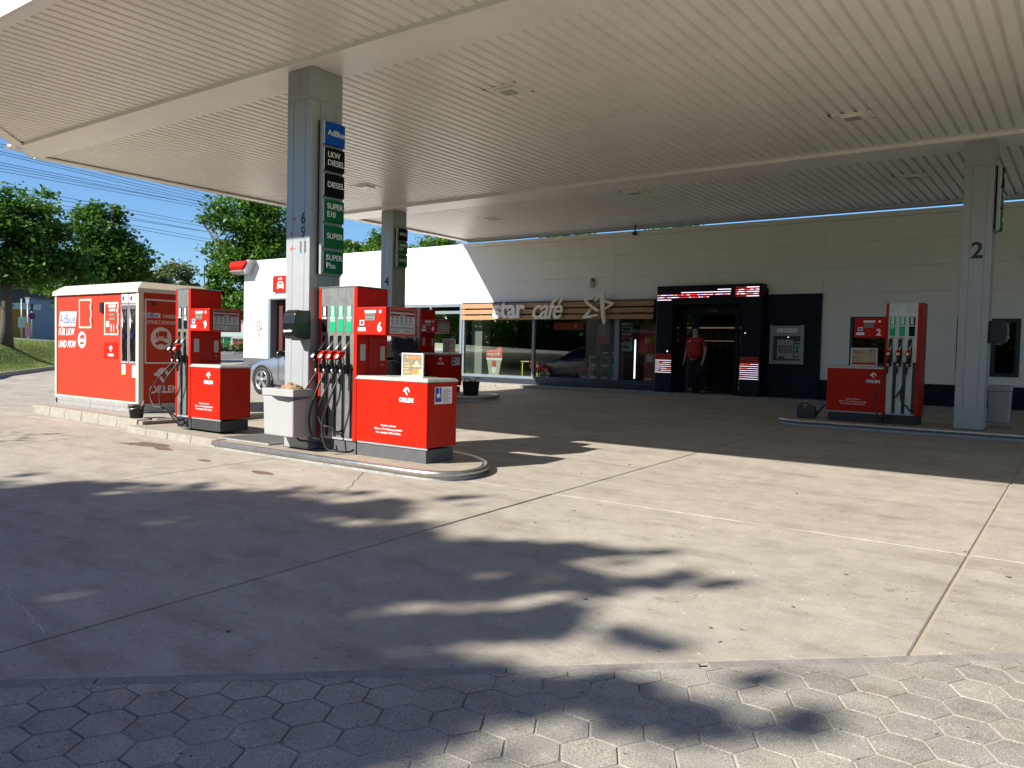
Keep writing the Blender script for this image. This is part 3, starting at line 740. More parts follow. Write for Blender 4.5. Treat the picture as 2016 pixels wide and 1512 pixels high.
# ------------------------------------------------------------------ shop building
FY = 21.1
shop = thing('shop_building', 'long white panelled shop building behind the pumps', 'building', (0, 0, 0))
OPEN = [(-28.1, -24.4, .2, 3.4), (-20.45, -17.53, .2, 3.06), (-17.53, -10.2, .2, 3.05), (-10.2, -7.05, .2, 3.3), (-7.05, -5.66, .2, 3.1),
        (-4.97, -3.6, 1.31, 2.53), (-2.62, -2.05, 1.3, 2.5), (-1.93, -1.36, 1.15, 2.47)]
rows = [(.93, 1.25), (1.25, 1.87), (1.87, 2.5), (2.5, 3.13), (3.13, 3.76), (3.76, 4.39), (4.39, 4.95)]
cols = [-29.84, -23.7, -17.7, -11.67, -5.65, .4, 6.5]
def rects(x0, x1, z0, z1):
    xs = sorted({x0, x1, *[v for o in OPEN for v in o[:2] if x0 < v < x1]}); zs = sorted({z0, z1, *[v for o in OPEN for v in o[2:] if z0 < v < z1]})
    for a, b in zip(xs[:-1], xs[1:]):
        for c, d_ in zip(zs[:-1], zs[1:]):
            mx, mz = (a+b)/2, (c+d_)/2
            if not any(o[0] < mx < o[1] and o[2] < mz < o[3] for o in OPEN): yield a, b, c, d_
for (z0, z1) in rows:
    for (x0, x1) in zip(cols[:-1], cols[1:]):
        g = .002
        for a, b, c, d_ in rects(x0, x1, z0, z1):
            mb = MB()
            a2 = a+g if a == x0 else a; b2 = b-g if b == x1 else b; c2 = c+g if c == z0 else c; d2 = d_-g if d_ == z1 else d_
            mb.box(a2, b2, FY, FY+.06, c2, d2).build('wall_panel', 'white_panel', shop)
# dark backing behind the joints, split around the openings
mb = MB()
for a, b, c, d_ in rects(-29.8, 6.5, .93, 4.95): mb.box(a, b, FY+.062, FY+.2, c, d_)
mb.build('wall_core', 'panel_joint', shop)
for x0, x1 in zip(cols[:-1], cols[1:]):
    B(x0-.01 if x0 < -29 else x0+.002, x1-.002, FY-.025, FY+.25, 4.955, 5.08).build('coping', 'coping', shop, bevel=.006)
B(-29.84, -28.16, FY+.015, FY+.3, .1, .925).build('plinth', 'plinth_grey', shop); B(-24.4, -20.46, FY+.015, FY+.3, .1, .925).build('plinth', 'plinth_grey', shop)
B(-5.655, 6.5, FY+.03, FY+.3, .3, .925).build('plinth', 'navy', shop)
B(-17.6, -10.2, FY-.02, FY+.3, .3, .60).build('plinth', 'frame_dark', shop, bevel=.006); B(-20.45, -17.6, FY-.02, FY+.3, .3, .60).build('plinth', 'frame_grey', shop, bevel=.006)
B(-29.84, -29.7, FY+.062, 33, .1, 5.05).build('side_wall', 'white_panel', shop)
B(6.4, 6.5, FY+.062, 33, .1, 5.05).build('side_wall', 'white_panel', shop)
B(-29.7, 6.4, 32.8, 33, .1, 5.05).build('rear_wall', 'white_panel', shop)
B(-29.7, 6.4, FY+.26, 32.8, 4.85, 4.92).build('roof', 'galv', shop)
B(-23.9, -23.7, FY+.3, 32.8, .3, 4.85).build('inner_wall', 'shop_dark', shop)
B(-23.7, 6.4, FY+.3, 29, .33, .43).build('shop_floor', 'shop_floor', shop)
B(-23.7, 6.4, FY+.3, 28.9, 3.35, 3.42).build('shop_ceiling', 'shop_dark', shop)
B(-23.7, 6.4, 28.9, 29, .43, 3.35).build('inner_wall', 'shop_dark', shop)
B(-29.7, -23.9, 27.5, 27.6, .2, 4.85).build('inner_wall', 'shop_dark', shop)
# carwash doorway frame
B(-28.16, -28.0, FY-.01, FY+.3, .2, 3.46).box(-28.0, -24.4, FY-.01, FY+.3, 3.4, 3.46).build('door_frame', 'frame_grey', shop)
B(-28.0, -27.6, FY+.31, FY+.45, .2, 3.4).box(-27.1, -26.9, FY+1.3, FY+1.5, .2, 3.3).box(-26.1, -25.7, FY+1.8, FY+2.4, .2, 3.3).build('wash_brush', 'brush_dark', shop)
# shop windows
def window(x0, x1, z0, z1, mull, m='frame_dark', fr=.07, trans=None, gl='shop_glass', dep=.1):
    t = B(x0, x0+fr, FY-.01, FY+dep, z0, z1).box(x1-fr, x1, FY-.01, FY+dep, z0, z1).box(x0+fr, x1-fr, FY-.01, FY+dep, z1-fr, z1).box(x0+fr, x1-fr, FY-.01, FY+dep, z0, z0+fr).build('window_frame', m, shop)
    for (a, w) in mull: B(a-w/2, a+w/2, FY-.012, FY+dep, z0+fr, z1-fr).build('mullion', m, t)
    edges = [x0+fr]+[v for a, w in mull for v in (a-w/2, a+w/2)]+[x1-fr]
    zs = [z0+fr, z1-fr]
    if trans:
        B(x0+fr, x1-fr, FY-.006, FY+dep-.01, trans, trans+.1).build('transom', m, t); zs = [z0+fr, trans, trans+.1, z1-fr]
    for a, b in zip(edges[::2], edges[1::2]):
        for c, d_ in zip(zs[::2], zs[1::2]):
            MB().poly([(a, FY+.04, c), (b, FY+.04, c), (b, FY+.04, d_), (a, FY+.04, d_)]).build('glass_pane', gl, t)
    return t
window(-20.45, -17.56, .62, 3.06, [(-19.0, .08)], 'frame_grey', .1, 2.72)
window(-17.53, -10.2, .60, 3.02, [(-14.58, .09), (-11.55, .16)], 'frame_grey', .08)
B(-14.55, -10.2, FY-.014, FY-.011, .61, .67).build('frame_cover', 'frame_dark', shop)
window(-4.97, -3.6, 1.31, 2.53, [], 'frame_dark', .07); window(-2.62, -2.05, 1.3, 2.5, [], 'frame_dark', .07); window(-1.93, -1.36, 1.15, 2.47, [], 'frame_dark', .09)
# wooden bars over the cafe window
cl = thing('slat_cladding', 'three long wood coloured bars across the top of the cafe window', 'cladding', (-17.5, FY-.1, 2.5))
for z0, z1 in ((.38, .53), (.19, .33), (0, .14)):
    B(0, 7.2, -.05, 0, z0, z1).build('wooden_bar', 'wood_bar', cl, bevel=.006)
mb = MB()
for x in (.15, 2.4, 4.8, 7.0): mb.box(x, x+.04, .003, .08, -.0, .55)
mb.build('bracket', 'frame_dark', cl)
B(0, 7.2, .02, .08, .54, .58).build('top_rail', 'frame_dark', cl)
# lettering of the cafe
sg = thing('cafe_sign', 'raised pale two word lettering on the wooden bars over the cafe window', 'sign', (-15.5, FY-.2, 2.8))
text('star', .84, 'letter_pink', sg, (.05, 0, .02), '-y', bold=.028, ext=.035, xs=1.03, name='letter_group', sp=.95)
text('café', .90, 'letter_cream', sg, (1.52, 0, .0), '-y', bold=.014, shear=.32, ext=.035, xs=.86, name='letter_group', sp=.92)
st = thing('star_sign', 'hand drawn cream star outline to the right of the cafe letters', 'sign', (0, 0, 0))
strokes = [[(1388, 262), (1400, 247), (1420, 250), (1424, 330), (1432, 470), (1442, 515), (1426, 552), (1412, 520), (1400, 440), (1390, 330)],
           [(1396, 248), (1412, 262), (1385, 300), (1352, 335), (1336, 330), (1368, 285)],
           [(1252, 305), (1330, 300), (1328, 316), (1272, 322), (1315, 365), (1380, 412), (1376, 432), (1345, 418), (1290, 375), (1250, 332)],
           [(1306, 402), (1318, 405), (1300, 440), (1280, 468), (1345, 452), (1374, 450), (1372, 464), (1310, 486), (1250, 492), (1238, 484), (1265, 450)],
           [(1424, 328), (1460, 330), (1510, 352), (1506, 366), (1455, 402), (1432, 418), (1432, 400), (1478, 362), (1426, 346)]]
def p2w(u, v):      # tracing of the star, from picture units to metres on the facade
    return (-12.62+(u-1240)*(1.08/272), 3.32-(v-247)*(1.0/305))
for k, sk in enumerate(strokes):
    MB().prism([p2w(*p) for p in sk], 'y', FY-.245-.003*k, FY-.16-.003*k).build('star_stroke', 'letter_cream', st)
mb = MB()
for x in (-12.2, -11.85): mb.box(x, x+.03, FY-.158, FY-.101, 2.75, 2.79)
mb.build('bracket', 'frame_dark', st)
# roof corner sign and carwash sign
rs = thing('corner_sign', 'rounded red sign box on the far left roof corner', 'sign', (0, 0, 0))
pr = [(FY-.02, 4.62), (FY-.42, 4.65), (FY-.5, 4.8), (FY-.48, 4.95), (FY-.38, 5.05), (FY-.02, 5.06)]
mb = MB(); mb.faces([(-30.2, *p) for p in pr]+[(-29.0-(5.06-p[1])*.9, *p) for p in pr], [tuple(range(6)), tuple(range(6, 12))]+[(i, (i+1) % 6, 6+(i+1) % 6, 6+i) for i in range(6)])
mb.build('red_box', 'pump_red', rs, bevel=.02)
pr = [(FY-.01, 4.5), (FY-.4, 4.53), (FY-.53, 4.6), (FY-.44, 4.648), (FY-.02, 4.615)]
mb = MB(); mb.faces([(-30.15, *p) for p in pr]+[(-29.35, *p) for p in pr], [tuple(range(5)), tuple(range(5, 10))]+[(i, (i+1) % 5, 5+(i+1) % 5, 5+i) for i in range(5)]).build('grey_sill', 'alu_paint', rs)
MB().prism([(-29.44, 4.5), (-29.3, 4.5), (-28.95, 5.08), (-29.1, 5.08)], 'y', FY-.4, FY-.01).build('grey_end', 'alu_paint', rs)
cw = thing('carwash_sign', 'red sign with white car wash pictogram above the wash doorway', 'sign', (-27.75, FY-.02, 4.03))
MB().prism([(-.02, -.33), (.0, .3), (.06, .34), (3.3, .34), (3.3, -.34), (.06, -.34)], 'y', -.08, 0).build('board', 'pump_red', cw, bevel=.02)
mb = MB(); X = .5
mb.prism([(X-.2, -.2), (X-.2, -.02), (X-.13, .1), (X+.13, .1), (X+.2, -.02), (X+.2, -.2), (X+.13, -.2), (X+.13, -.16), (X-.13, -.16), (X-.13, -.2)], 'y', -.083, -.081)
for k in range(3): mb.box(X-.13+k*.1, X-.1+k*.1, -.083, -.081, .16, .26)
mb.build('pictogram', 'letter_white', cw)
mb = MB(); mb.prism([(X-.15, -.01), (X-.11, .06), (X+.11, .06), (X+.15, -.01)], 'y', -.086, -.0832); mb.box(X-.16, X-.08, -.086, -.0832, -.1, -.06).box(X+.08, X+.16, -.086, -.0832, -.1, -.06).build('pictogram_gap', 'pump_red', cw)
text('Carwash', .42, 'letter_white', cw, (.88, -.083, 0), '-y', bold=.015, align='LEFT')
ws = thing('warning_sign', 'round no pedestrians sign on the white wall left of the wash door', 'sign', (-28.75, FY-.004, 2.3))
mb = MB(); disc(mb, 0, 0, .2, 0, -.006).build('disc', 'sticker', ws); mb = MB(); ring(mb, 0, 0, .21, .045, -.0065, -.009).box(-.19, .19, -.009, -.0065, -.012, .012, rot=(0, R(45), 0)).build('red_ring', 'ink_red', ws)
mb = MB(); disc(mb, .01, .11, .03, -.0065, -.0088); mb.prism([(-.03, .07), (.05, .07), (.04, -.02), (.08, -.13), (.05, -.13), (.01, -.04), (-.05, -.13), (-.08, -.12), (-.03, -.02)], 'y', -.0065, -.0088).build('walking_figure', 'ink', ws)
w2 = thing('notice', 'small red and white notice under the round no pedestrians sign', 'sign', (-28.75, FY-.004, 1.86))
B(-.1, .1, -.006, 0, -.17, .17).build('plate', 'sticker', w2); mb = MB(); disc(mb, 0, .05, .08, -.0065, -.008).build('red_disc', 'ink_red', w2); B(-.06, .06, -.0095, -.0082, .035, .06).box(-.07, .07, -.0095, -.0065, -.12, -.1).build('bar', 'sticker', w2)
# alarm beacon
al = thing('alarm_beacon', 'small red and white alarm beacon high on the shop wall', 'alarm', (-12.42, FY, 3.55))
B(-.06, .06, -.1, 0, -.08, .1).build('housing', 'bin_grey', al, bevel=.01); B(-.035, .035, -.103, -.1005, -.05, .02).build('grille', 'notice_grey', al)
MB().lathe([(.05, 0), (.05, .06), (.03, .1), (.0, .11)], (0, -.05, .1), 14).build('red_dome', 'beacon_red', al)

# ------------------------------------------------------------------ entrance portal with LED slats
PY = 20.72; pt = thing('entrance_portal', 'black slatted entrance portal with lit display strips', 'entrance', (0, 0, 0))
GB = gz(20.2)+.085
def slats(x0, x1, z0, z1, n, m, y=PY, fill=.5, name='slat'):
    p = (z1-z0)/n
    for k in range(n): B(x0, x1, y-.018, y-.002, z0+k*p+p*(1-fill)/2, z0+k*p+p*(1+fill)/2).build(name, m, pt)
B(-10.08, -9.6, PY, FY-.03, GB, 2.88).build('left_pier', 'navy', pt); B(-7.62, -7.08, PY, FY-.03, GB, 2.88).build('right_pier', 'navy', pt)
B(-10.08, -7.08, PY, FY-.03, 2.881, 3.4).build('lintel', 'dark_slat', pt)
slats(-10.08, -9.6, 1.55, 2.88, 16, 'dark_slat'); slats(-7.62, -7.1, 1.5, 2.88, 17, 'dark_slat')
for x0, x1, z0, n in ((-10.08, -9.6, .98, 10), (-7.62, -7.12, .88, 11)):
    for k in range(n):
        zz = z0+k*.056; B(x0, x1, PY-.018, PY-.002, zz, zz+.011).build('light_strip', 'led_dim' if k > n-4 else 'led_fire' if k % 3 else 'led_pale', pt)
        B(x0, x1, PY-.012, PY-.002, zz+.024, zz+.05).build('slat', 'dark_slat', pt)
tk = ('led_pale', 'led_ticker', 'led_ticker', 'led_pale', 'led_pale')
for k in range(5):    # ticker strips across the lintel
    z = 3.005+k*.065; a = (-10.07, -10.07, -10.07, -9.35, -8.3)[k]; b = (-9.65, -8.55, -7.95, -7.94, -7.93)[k]
    B(a, b, PY-.018, PY-.002, z, z+.018).build('light_strip', tk[k], pt)
for k in range(5): B(-7.8, -7.5, PY-.018, PY-.002, 3.07+k*.058, 3.09+k*.058).build('light_strip', 'led_ticker' if 0 < k < 4 else 'led_dim', pt); B(-7.499, -7.17, PY-.018, PY-.002, 3.07+k*.058, 3.09+k*.058).build('light_strip', 'led_pale' if k % 2 == 0 else 'led_ticker', pt)
MB().ell((-9.72, PY-.02, 1.58), (.015, .015, .02)).build('small_light', 'camera_led', pt); MB().ell((-7.5, PY-.02, 2.1), (.012, .012, .012)).build('small_light', 'camera_led', pt)
# sliding door set back in the portal
DY = FY+.05
df = B(-9.6, -9.38, DY, DY+.08, GB, 2.7).box(-9.22, -9.02, DY+.05, DY+.12, GB, 2.62).box(-7.96, -7.84, DY, DY+.08, GB, 2.62).box(-7.7, -7.62, DY, DY+.08, GB, 2.7).box(-9.38, -7.7, DY, DY+.1, 2.62, 2.88).box(-9.38, -9.02, DY, DY+.08, GB, GB+.1).box(-7.84, -7.7, DY, DY+.08, GB, GB+.1).build('door_frame', 'navy', pt)
for a, b in ((-9.38, -9.22), (-7.84, -7.7)): MB().poly([(a, DY+.04, GB+.1), (b, DY+.04, GB+.1), (b, DY+.04, 2.62), (a, DY+.04, 2.62)]).build('glass_pane', 'shop_glass', pt)
B(-8.75, -8.45, DY-.04, DY-.002, 2.7, 2.76).build('motion_sensor', 'black_plastic', pt)
# dark frame panel with cash machine
pn = thing('wall_cladding', 'dark navy wall panel right of the entrance', 'panel', (0, 0, 0))
B(-7.075, -5.66, FY-.06, FY+.2, .45, 3.13).build('panel', 'navy', pn, bevel=.006)
B(-7.075, -5.66, FY-.065, FY+.1, .35, .445).build('base_strip', 'frame_dark', pn)
at = thing('cash_machine', 'grey cash machine set in the dark navy panel', 'cash machine', (-6.5, FY-.061, 1.8))
B(-.44, -.35, -.05, 0, -.5, .52).build('side_rail', 'atm_grey', at, bevel=.006); B(.35, .44, -.05, 0, -.5, .52).build('side_rail', 'atm_grey', at, bevel=.006)
B(-.349, .349, -.035, 0, .24, .5).build('head_panel', 'atm_grey', at); B(-.349, .349, -.04, 0, -.49, -.4).build('lower_panel', 'atm_grey', at)
hp = B(-.26, .26, -.04, -.0355, .33, .43).build('name_plate', 'sticker', at); text('Geldautomat', .065, 'ink', hp, (.06, -.041, .38), '-y'); text('A', .06, 'ink', hp, (-.21, -.041, .38), '-y')
B(-.349, .349, -.004, 0, -.399, .239).build('recess', 'atm_dark', at)
B(-.25, .17, -.02, -.005, -.36, .14).build('screen_bezel', 'atm_grey', at, bevel=.006); B(-.2, .13, -.025, -.0205, -.2, -.01).build('screen_surround', 'atm_dark', at); B(-.18, .11, -.029, -.0255, -.185, -.03).build('screen', 'atm_screen', at)
B(.19, .34, -.02, -.005, -.36, .1).build('slot_panel', 'atm_grey', at); B(.21, .32, -.026, -.0205, -.1, -.03).build('card_reader', 'atm_green', at); B(.24, .3, -.03, -.0205, -.2, -.13).build('card_slot', 'atm_dark', at)
B(.2, .33, -.026, -.0205, -.31, -.28).box(.21, .33, -.026, -.0205, .03, .06).build('receipt_slot', 'atm_dark', at); B(-.2, -.05, -.09, -.0205, -.35, -.3).build('keypad', 'atm_dark', at)
B(-.14, -.03, -.024, -.0205, -.24, -.225).build('note_slot', 'atm_dark', at); MB().ell((.03, -.01, .21), (.012, .012, .012)).build('lamp', 'camera_led', at)
# ------------------------------------------------------------------ pump islands
def outline(xl, xr, yf, yb, el=.75, n=14, left=False):
    yc = (yf+yb)/2; hw = (yb-yf)/2; pts = []
    for k in range(n+1):
        a = -PI/2+PI*k/n; c, s = math.cos(a), math.sin(a); e = 2/2.5
        pts.append((xr-el+el*abs(c)**e, yc+hw*math.copysign(abs(s)**e, s)))
    if left:
        for k in range(n+1):
            a = PI/2+PI*k/n; c, s = math.cos(a), math.sin(a); e = 2/2.5
            pts.append((xl+el-el*abs(c)**e, yc+hw*math.copysign(abs(s)**e, s)))
    else: pts += [(xl, yb), (xl, yf)]
    return pts
def offset(pts, d):
    c = []
    n = len(pts)
    for i in range(n):
        a, b, q = Vector(pts[i-1]), Vector(pts[i]), Vector(pts[(i+1) % n])
        t = ((b-a).normalized()+(q-b).normalized()).normalized(); c.append((b.x+t.y*d, b.y-t.x*d))
    return c
def island(xl, xr, yf, yb, zt, label, left=False, shape=None):
    t = bpy.data.objects.new('pump_island', None); COL.objects.link(t); struct(t, label)
    pts = shape+[(xl, yb), (xl, yf)] if shape else outline(xl, xr, yf, yb, left=left)
    MB().prism(offset(pts, -.05), 'z', zt-.3, zt).build('island_top', 'island_top', t)
    path = pts if left else pts[:-2]
    def zl(p): return zt
    edge = [(xl, yf)]+path if not left else path
    # steel plate and rounded tube along the edge, in lengths
    mb = MB(); o1 = edge if left else edge+[(xl, yb)]
    cl_ = left
    ptsq = o1
    n = len(ptsq); vs = []; fs = []
    off = offset(ptsq if left else ptsq, -.0)
    for p in ptsq: vs += [(p[0], p[1], zt-.3), (p[0], p[1], zt-.05)]
    for i in range(n if cl_ else n-1):
        j = (i+1) % n; fs.append((2*i, 2*j, 2*j+1, 2*i+1))
    mb.faces(vs, fs, True).build('edge_plate', 'galv', t)
    MB().tube([(p[0], p[1], zt-.03) for p in ptsq], .04, 12, closed=cl_).build('edge_tube', 'steel', t)
    mb = MB()
    x = xl+.05
    while x < xr-.8:
        for q in ((0, .0), (.05, .003), (.1, .0), (.15, -.002)):
            mb.ell((x+q[0], yf-.003, zt-.085+q[1]), (.009, .008, .009), 8, 5)
        mb.box(x+.073, x+.0765, yf-.0012, yf, zt-.2, zt-.04)
        x += 1.17
    mb.build('bolts', 'steel', t)
    return t
ctl = [(-6.9, 6.72), (-6.4, 6.72), (-6.03, 6.77), (-5.84, 6.92), (-5.78, 7.12), (-5.8, 7.35), (-5.92, 7.62), (-6.14, 7.88), (-6.5, 8.12), (-7.0, 8.29), (-7.6, 8.34)]
shp = []
for q in range(1, len(ctl)-2):
    p0, p1, p2, p3 = (Vector(ctl[q+w]) for w in (-1, 0, 1, 2))
    for w in range(4):
        t_ = w/4; v = .5*((2*p1)+(p2-p0)*t_+(2*p0-5*p1+4*p2-p3)*t_*t_+(3*p1-p0-3*p2+p3)*t_**3); shp.append((v.x, v.y))
shp.append(ctl[-2]); shp.append(ctl[-1])
i1 = island(-10.2, -5.78, 6.72, 8.34, .098, 'near pump island with a rounded steel edge', shape=shp)
i2 = island(-4.95, 8.6, 15.2, 16.75, .325, 'right pump island with a steel edge', left=True)
i4 = island(-18.6, -12.35, 15.2, 16.75, .335, 'middle pump island with a steel edge', left=True)
# left end of the near island, kerb stones
def stones(x0, x1, yf, ye, zt, h, n, name_parent, inset):
    for k in range(n):
        a = x0+(x1-x0)*k/n; b = x0+(x1-x0)*(k+1)/n-.006
        fy = lambda x: yf+(ye-yf)*(x-x0)/(x1-x0)
        q = random.uniform(-.004, .004)
        vs = [(a, fy(a)+q, -.15), (b, fy(b)+q, -.15), (b, fy(b)+.3, -.15), (a, fy(a)+.3, -.15),
              (a, fy(a)+inset+q, zt+q*.5), (b, fy(b)+inset+q, zt+q*.5), (b, fy(b)+.3, zt), (a, fy(a)+.3, zt)]
        MB().faces(vs, [(0, 1, 5, 4), (1, 2, 6, 5), (2, 3, 7, 6), (3, 0, 4, 7), (4, 5, 6, 7)]).build('kerb_stone', 'kerb_stone', name_parent, bevel=.012)
il = bpy.data.objects.new('raised_kerb', None); COL.objects.link(il); struct(il, 'kerb stones round the left part of the near island')
stones(-17.35, -13.05, 7.33, 7.10, .175, .17, 6, il, .05)
stones(-13.0, -10.24, 6.90, 6.76, .10, .1, 4, il, .03)
B(-17.3, -13.04, 7.5, 9.95, -.1, .172).build('island_top', 'sidewalk', il); B(-13.04, -10.22, 7.12, 8.34, -.1, .097).build('island_top', 'island_top', il)
B(-17.62, -17.36, 7.42, 9.9, -.1, .15).build('kerb_stone', 'kerb_stone', il, bevel=.03)
B(-13.036, -12.9, 7.16, 8.3, -.05, .16).build('kerb_stone', 'kerb_stone', il, bevel=.01)
# metal grating in front of the bin
gr = thing('floor_grating', 'perforated metal floor grating left of the white bin', 'grating', (-10.35, 6.92, .1))
mb = MB(); mb.box(0, 1.15, 0, .02, 0, .025).box(0, 1.15, .88, .9, 0, .025).box(0, .02, .02, .88, 0, .025).box(1.13, 1.15, .02, .88, 0, .025).build('frame', 'galv', gr)
mb = MB()
for k in range(34): mb.box(.025+k*.0325, .033+k*.0325, .02, .88, .002, .022)
for k in range(20): mb.box(.02, 1.13, .03+k*.043, .036+k*.043, .006, .0225)
o = mb.build('bar_mesh', 'mesh_metal', gr); o['kind'] = 'stuff'
B(.0, 1.15, .0, .9, .0, .0015).build('base_tray', 'plinth_black', gr)

# ------------------------------------------------------------------ fuel pumps
def hose_curve(p0, low, p1, out):
    # p0 nozzle end, low: lowest point, p1: end at the pump
    pts = []
    P = [Vector(p0), Vector((p0[0]+(low[0]-p0[0])*.35, out*.9, p0[2]*.72+low[2]*.28)), Vector((low[0]*1.15-p1[0]*.15-.0, out, low[2]+(p0[2]-low[2])*.35)),
         Vector((low[0]*.9+p1[0]*.1, out, low[2]+.04)), Vector((low[0]*.45+p1[0]*.55, out*.75, low[2])), Vector((p1[0]-.01, out*.35, p1[2]-.02)), Vector(p1)]
    n = len(P)
    for i in range(n-1):
        a, b, c, d_ = P[max(i-1, 0)], P[i], P[i+1], P[min(i+2, n-1)]
        for k in range(6):
            t = k/6; pts.append(.5*((2*b)+(c-a)*t+(2*a-5*b+4*c-d_)*t*t+(3*b-a-3*c+d_)*t**3))
    pts.append(P[-1]); return pts
def nozzle(par, x, z, red=True, lean=-.05):
    # body leaning out of its slot towards the customer
    t = MB(); t.tube([(x+.03, .03, z+.21), (x+.012, -.03, z+.12), (x, -.075, z+.06)], .0125, 10).build('spout', 'steel', par)
    top = t
    mb = MB()
    pr = [(-.04, .075), (-.10, .065), (-.155, .02), (-.165, -.03), (-.145, -.055), (-.11, -.05), (-.06, -.01), (-.035, .04)]
    mb.prism(pr, 'x', x+lean-.032, x+lean+.032)
    mb.v = [(vx+(.05+vy*.35)*(-lean/.05)*.8, vy, vz+z) for vx, vy, vz in mb.v]
    ob = mb.build('nozzle_cover', 'pump_red' if red else 'black_plastic', par, bevel=.012)
    MB().box(x-.028, x+.014, -.169, -.158, z-.03, z+.02, rot=(R(-35), 0, 0)).build('cover_sticker', 'sticker', ob)
    MB().tube([(x-.01, -.13, z-.035), (x-.013, -.115, z-.1), (x-.015, -.1, z-.17)], [.021, .018, .015], 10).build('nozzle_grip', 'gloss_black', par)
    MB().tube([(x-.006, -.075, z-.0), (x-.008, -.045, z-.07), (x-.012, -.06, z-.14), (x-.015, -.09, z-.16)], .007, 6).build('trigger_guard', 'black_plastic', par)
    MB().tube([(x-.015, -.1, z-.17), (x-.016, -.098, z-.24)], [.0155, .0165], 12).build('swivel', 'steel', par)
    return (x-.016, -.098, z-.24)
def fuel_pump(label, loc, fuels, CL, num, side=1, notices=True, hoses=None, sticker=False, light=False, group='red fuel pumps on the islands', H=2.17, brand_at=.72):
    """side=1: counter to the right of the hose tower; side=-1: to the left. Local x=0 is the left end of the whole pump."""
    t = thing('fuel_pump', label, 'fuel pump', loc, 0, group)
    n = len(fuels); cw = .158; W = n*cw+.11; D = .55
    tx = 0 if side == 1 else CL; cx = W if side == 1 else 0
    metal = 'brushed_light' if light else 'brushed'
    # base
    B(tx+.02, tx+W-.02, .03, D-.02, 0, .17).box(min(cx, cx+CL)+(.0 if side == 1 else .03), cx+CL-(.03 if side == 1 else 0), .028, D-.02, 0, .165).build('base', 'plinth_grey' if sticker else 'plinth_black', t, bevel=.004)
    B(cx+(.0 if side == -1 else .005), cx+CL-.005, .012, .03, .165, .19).build('base_rail', 'alu_paint', t)
    # tower
    B(tx, tx+W, .035, D-.035, .17, H-.01).build('tower_body', 'pump_red', t, bevel=.004)
    for a, b in ((tx, tx+.045), (tx+W-.065, tx+W)):
        B(a, b, 0, .034, .17, H).build('corner_trim', 'pump_red', t, bevel=.006); B(a, b, D-.034, D, .17, H).build('corner_trim', 'pump_red', t, bevel=.006)
    B(tx-.002, tx+W+.002, -.002, D+.002, H+.0005, H+.012).build('top_cap', 'steel', t)
    B(tx+.046, tx+W-.066, D-.03, D-.005, .17, H-.002).build('back_plate', metal, t)
    for k, (txt, col) in enumerate(fuels):
        a = tx+.0455+k*cw; b = a+cw-.0015
        fp = B(a, b, .006, .034, 1.535, H-.002).box(a, a+.012, .006, .034, 1.12, 1.535).box(a+.085, b, .006, .034, 1.12, 1.535).box(a+.012, a+.085, .03, .034, 1.12, 1.535).build('front_plate', metal, t, bevel=.002)
        B(a+.013, a+.084, .024, .0295, 1.13, 1.53).build('nozzle_slot', 'gloss_black', t)
        B(a+.002, a+.1, .006, .034, .2, 1.118).build('lower_plate', metal, t, bevel=.002)
        B(a+.102, b-.001, .022, .034, .2, 1.118).build('hose_channel', 'black_plastic', t)
        B(a, b, .008, .034, .171, .198).build('bottom_rail', 'alu_paint', t)
        lb = B(a+.022, a+.118, .003, .0055, 1.585, 1.93).build('fuel_label', col, t)
        B(a+.045, a+.09, .0012, .0028, 1.80, 1.92).build('price_strip', 'sticker', lb)
        mb = MB(); [mb.box(a+.058, a+.076, .0004, .0011, 1.815+q*.02, 1.825+q*.02) for q in range(5)]; mb.build('price_figures', 'ink', lb)
        for q, s in enumerate(txt.split()): text(s, .038, 'letter_white', lb, (a+.07, .0025, 1.77-q*.036), '-y', bold=.02, xs=.8 if len(s) > 5 else .9)
        mb = MB(); disc(mb, a+.055, 1.555, .018, .0055, .003).build('button_green', 'label_green', t); mb = MB(); disc(mb, a+.095, 1.552, .015, .0055, .003, n=8).build('button_red', 'arrow_red', t)
        red = col != 'sign_black' or txt.startswith('DIESEL ')
        if not light: e = nozzle(t, a+.045, 1.27, red=(txt != 'DIESEL'), lean=-.05)
        else: e = nozzle(t, a+.05, 1.27, red=True, lean=-.01)
        B(a+.02, a+.08, -.05, .02, 1.04, 1.16).build('nozzle_holder', 'black_plastic', t, bevel=.01)
        lo = hoses[k]
        MB().tube(hose_curve(e, lo[0], lo[1], lo[2]), .0135, 8).build('hose', 'rubber', t)
        MB().tube([(e[0], e[1], e[2]), (e[0]-.005, e[1]-.003, e[2]-.12)], .018, 8).build('hose_collar', 'rubber', t)
    # counter
    B(cx+(0.001 if side == 1 else 0), cx+CL-(0 if side == 1 else .001), 0, D, .19, .985).build('counter_body', 'pump_red', t, bevel=.008)
    if side == 1: B(tx+W-.012, tx+W+.012, -.008, .03, .17, 1.03).build('trim_strip', 'pump_red', t, bevel=.004)
    z0 = .986; q = .03
    x0, x1 = cx+(.0 if side == 1 else -.012), cx+CL+(.012 if side == 1 else 0)
    mb = MB(); vs = [(x0, -.01, z0), (x1, -.01, z0), (x1, D+.01, z0), (x0, D+.01, z0), (x0, -.01, z0+.02), (x1, -.01, z0+.02), (x1, D+.01, z0+.02), (x0, D+.01, z0+.02),
               (x0+q*(side == -1), -.01+q, z0+.045), (x1-q*(side == 1), -.01+q, z0+.045), (x1-q*(side == 1), D+.01-q, z0+.045), (x0+q*(side == -1), D+.01-q, z0+.045)]
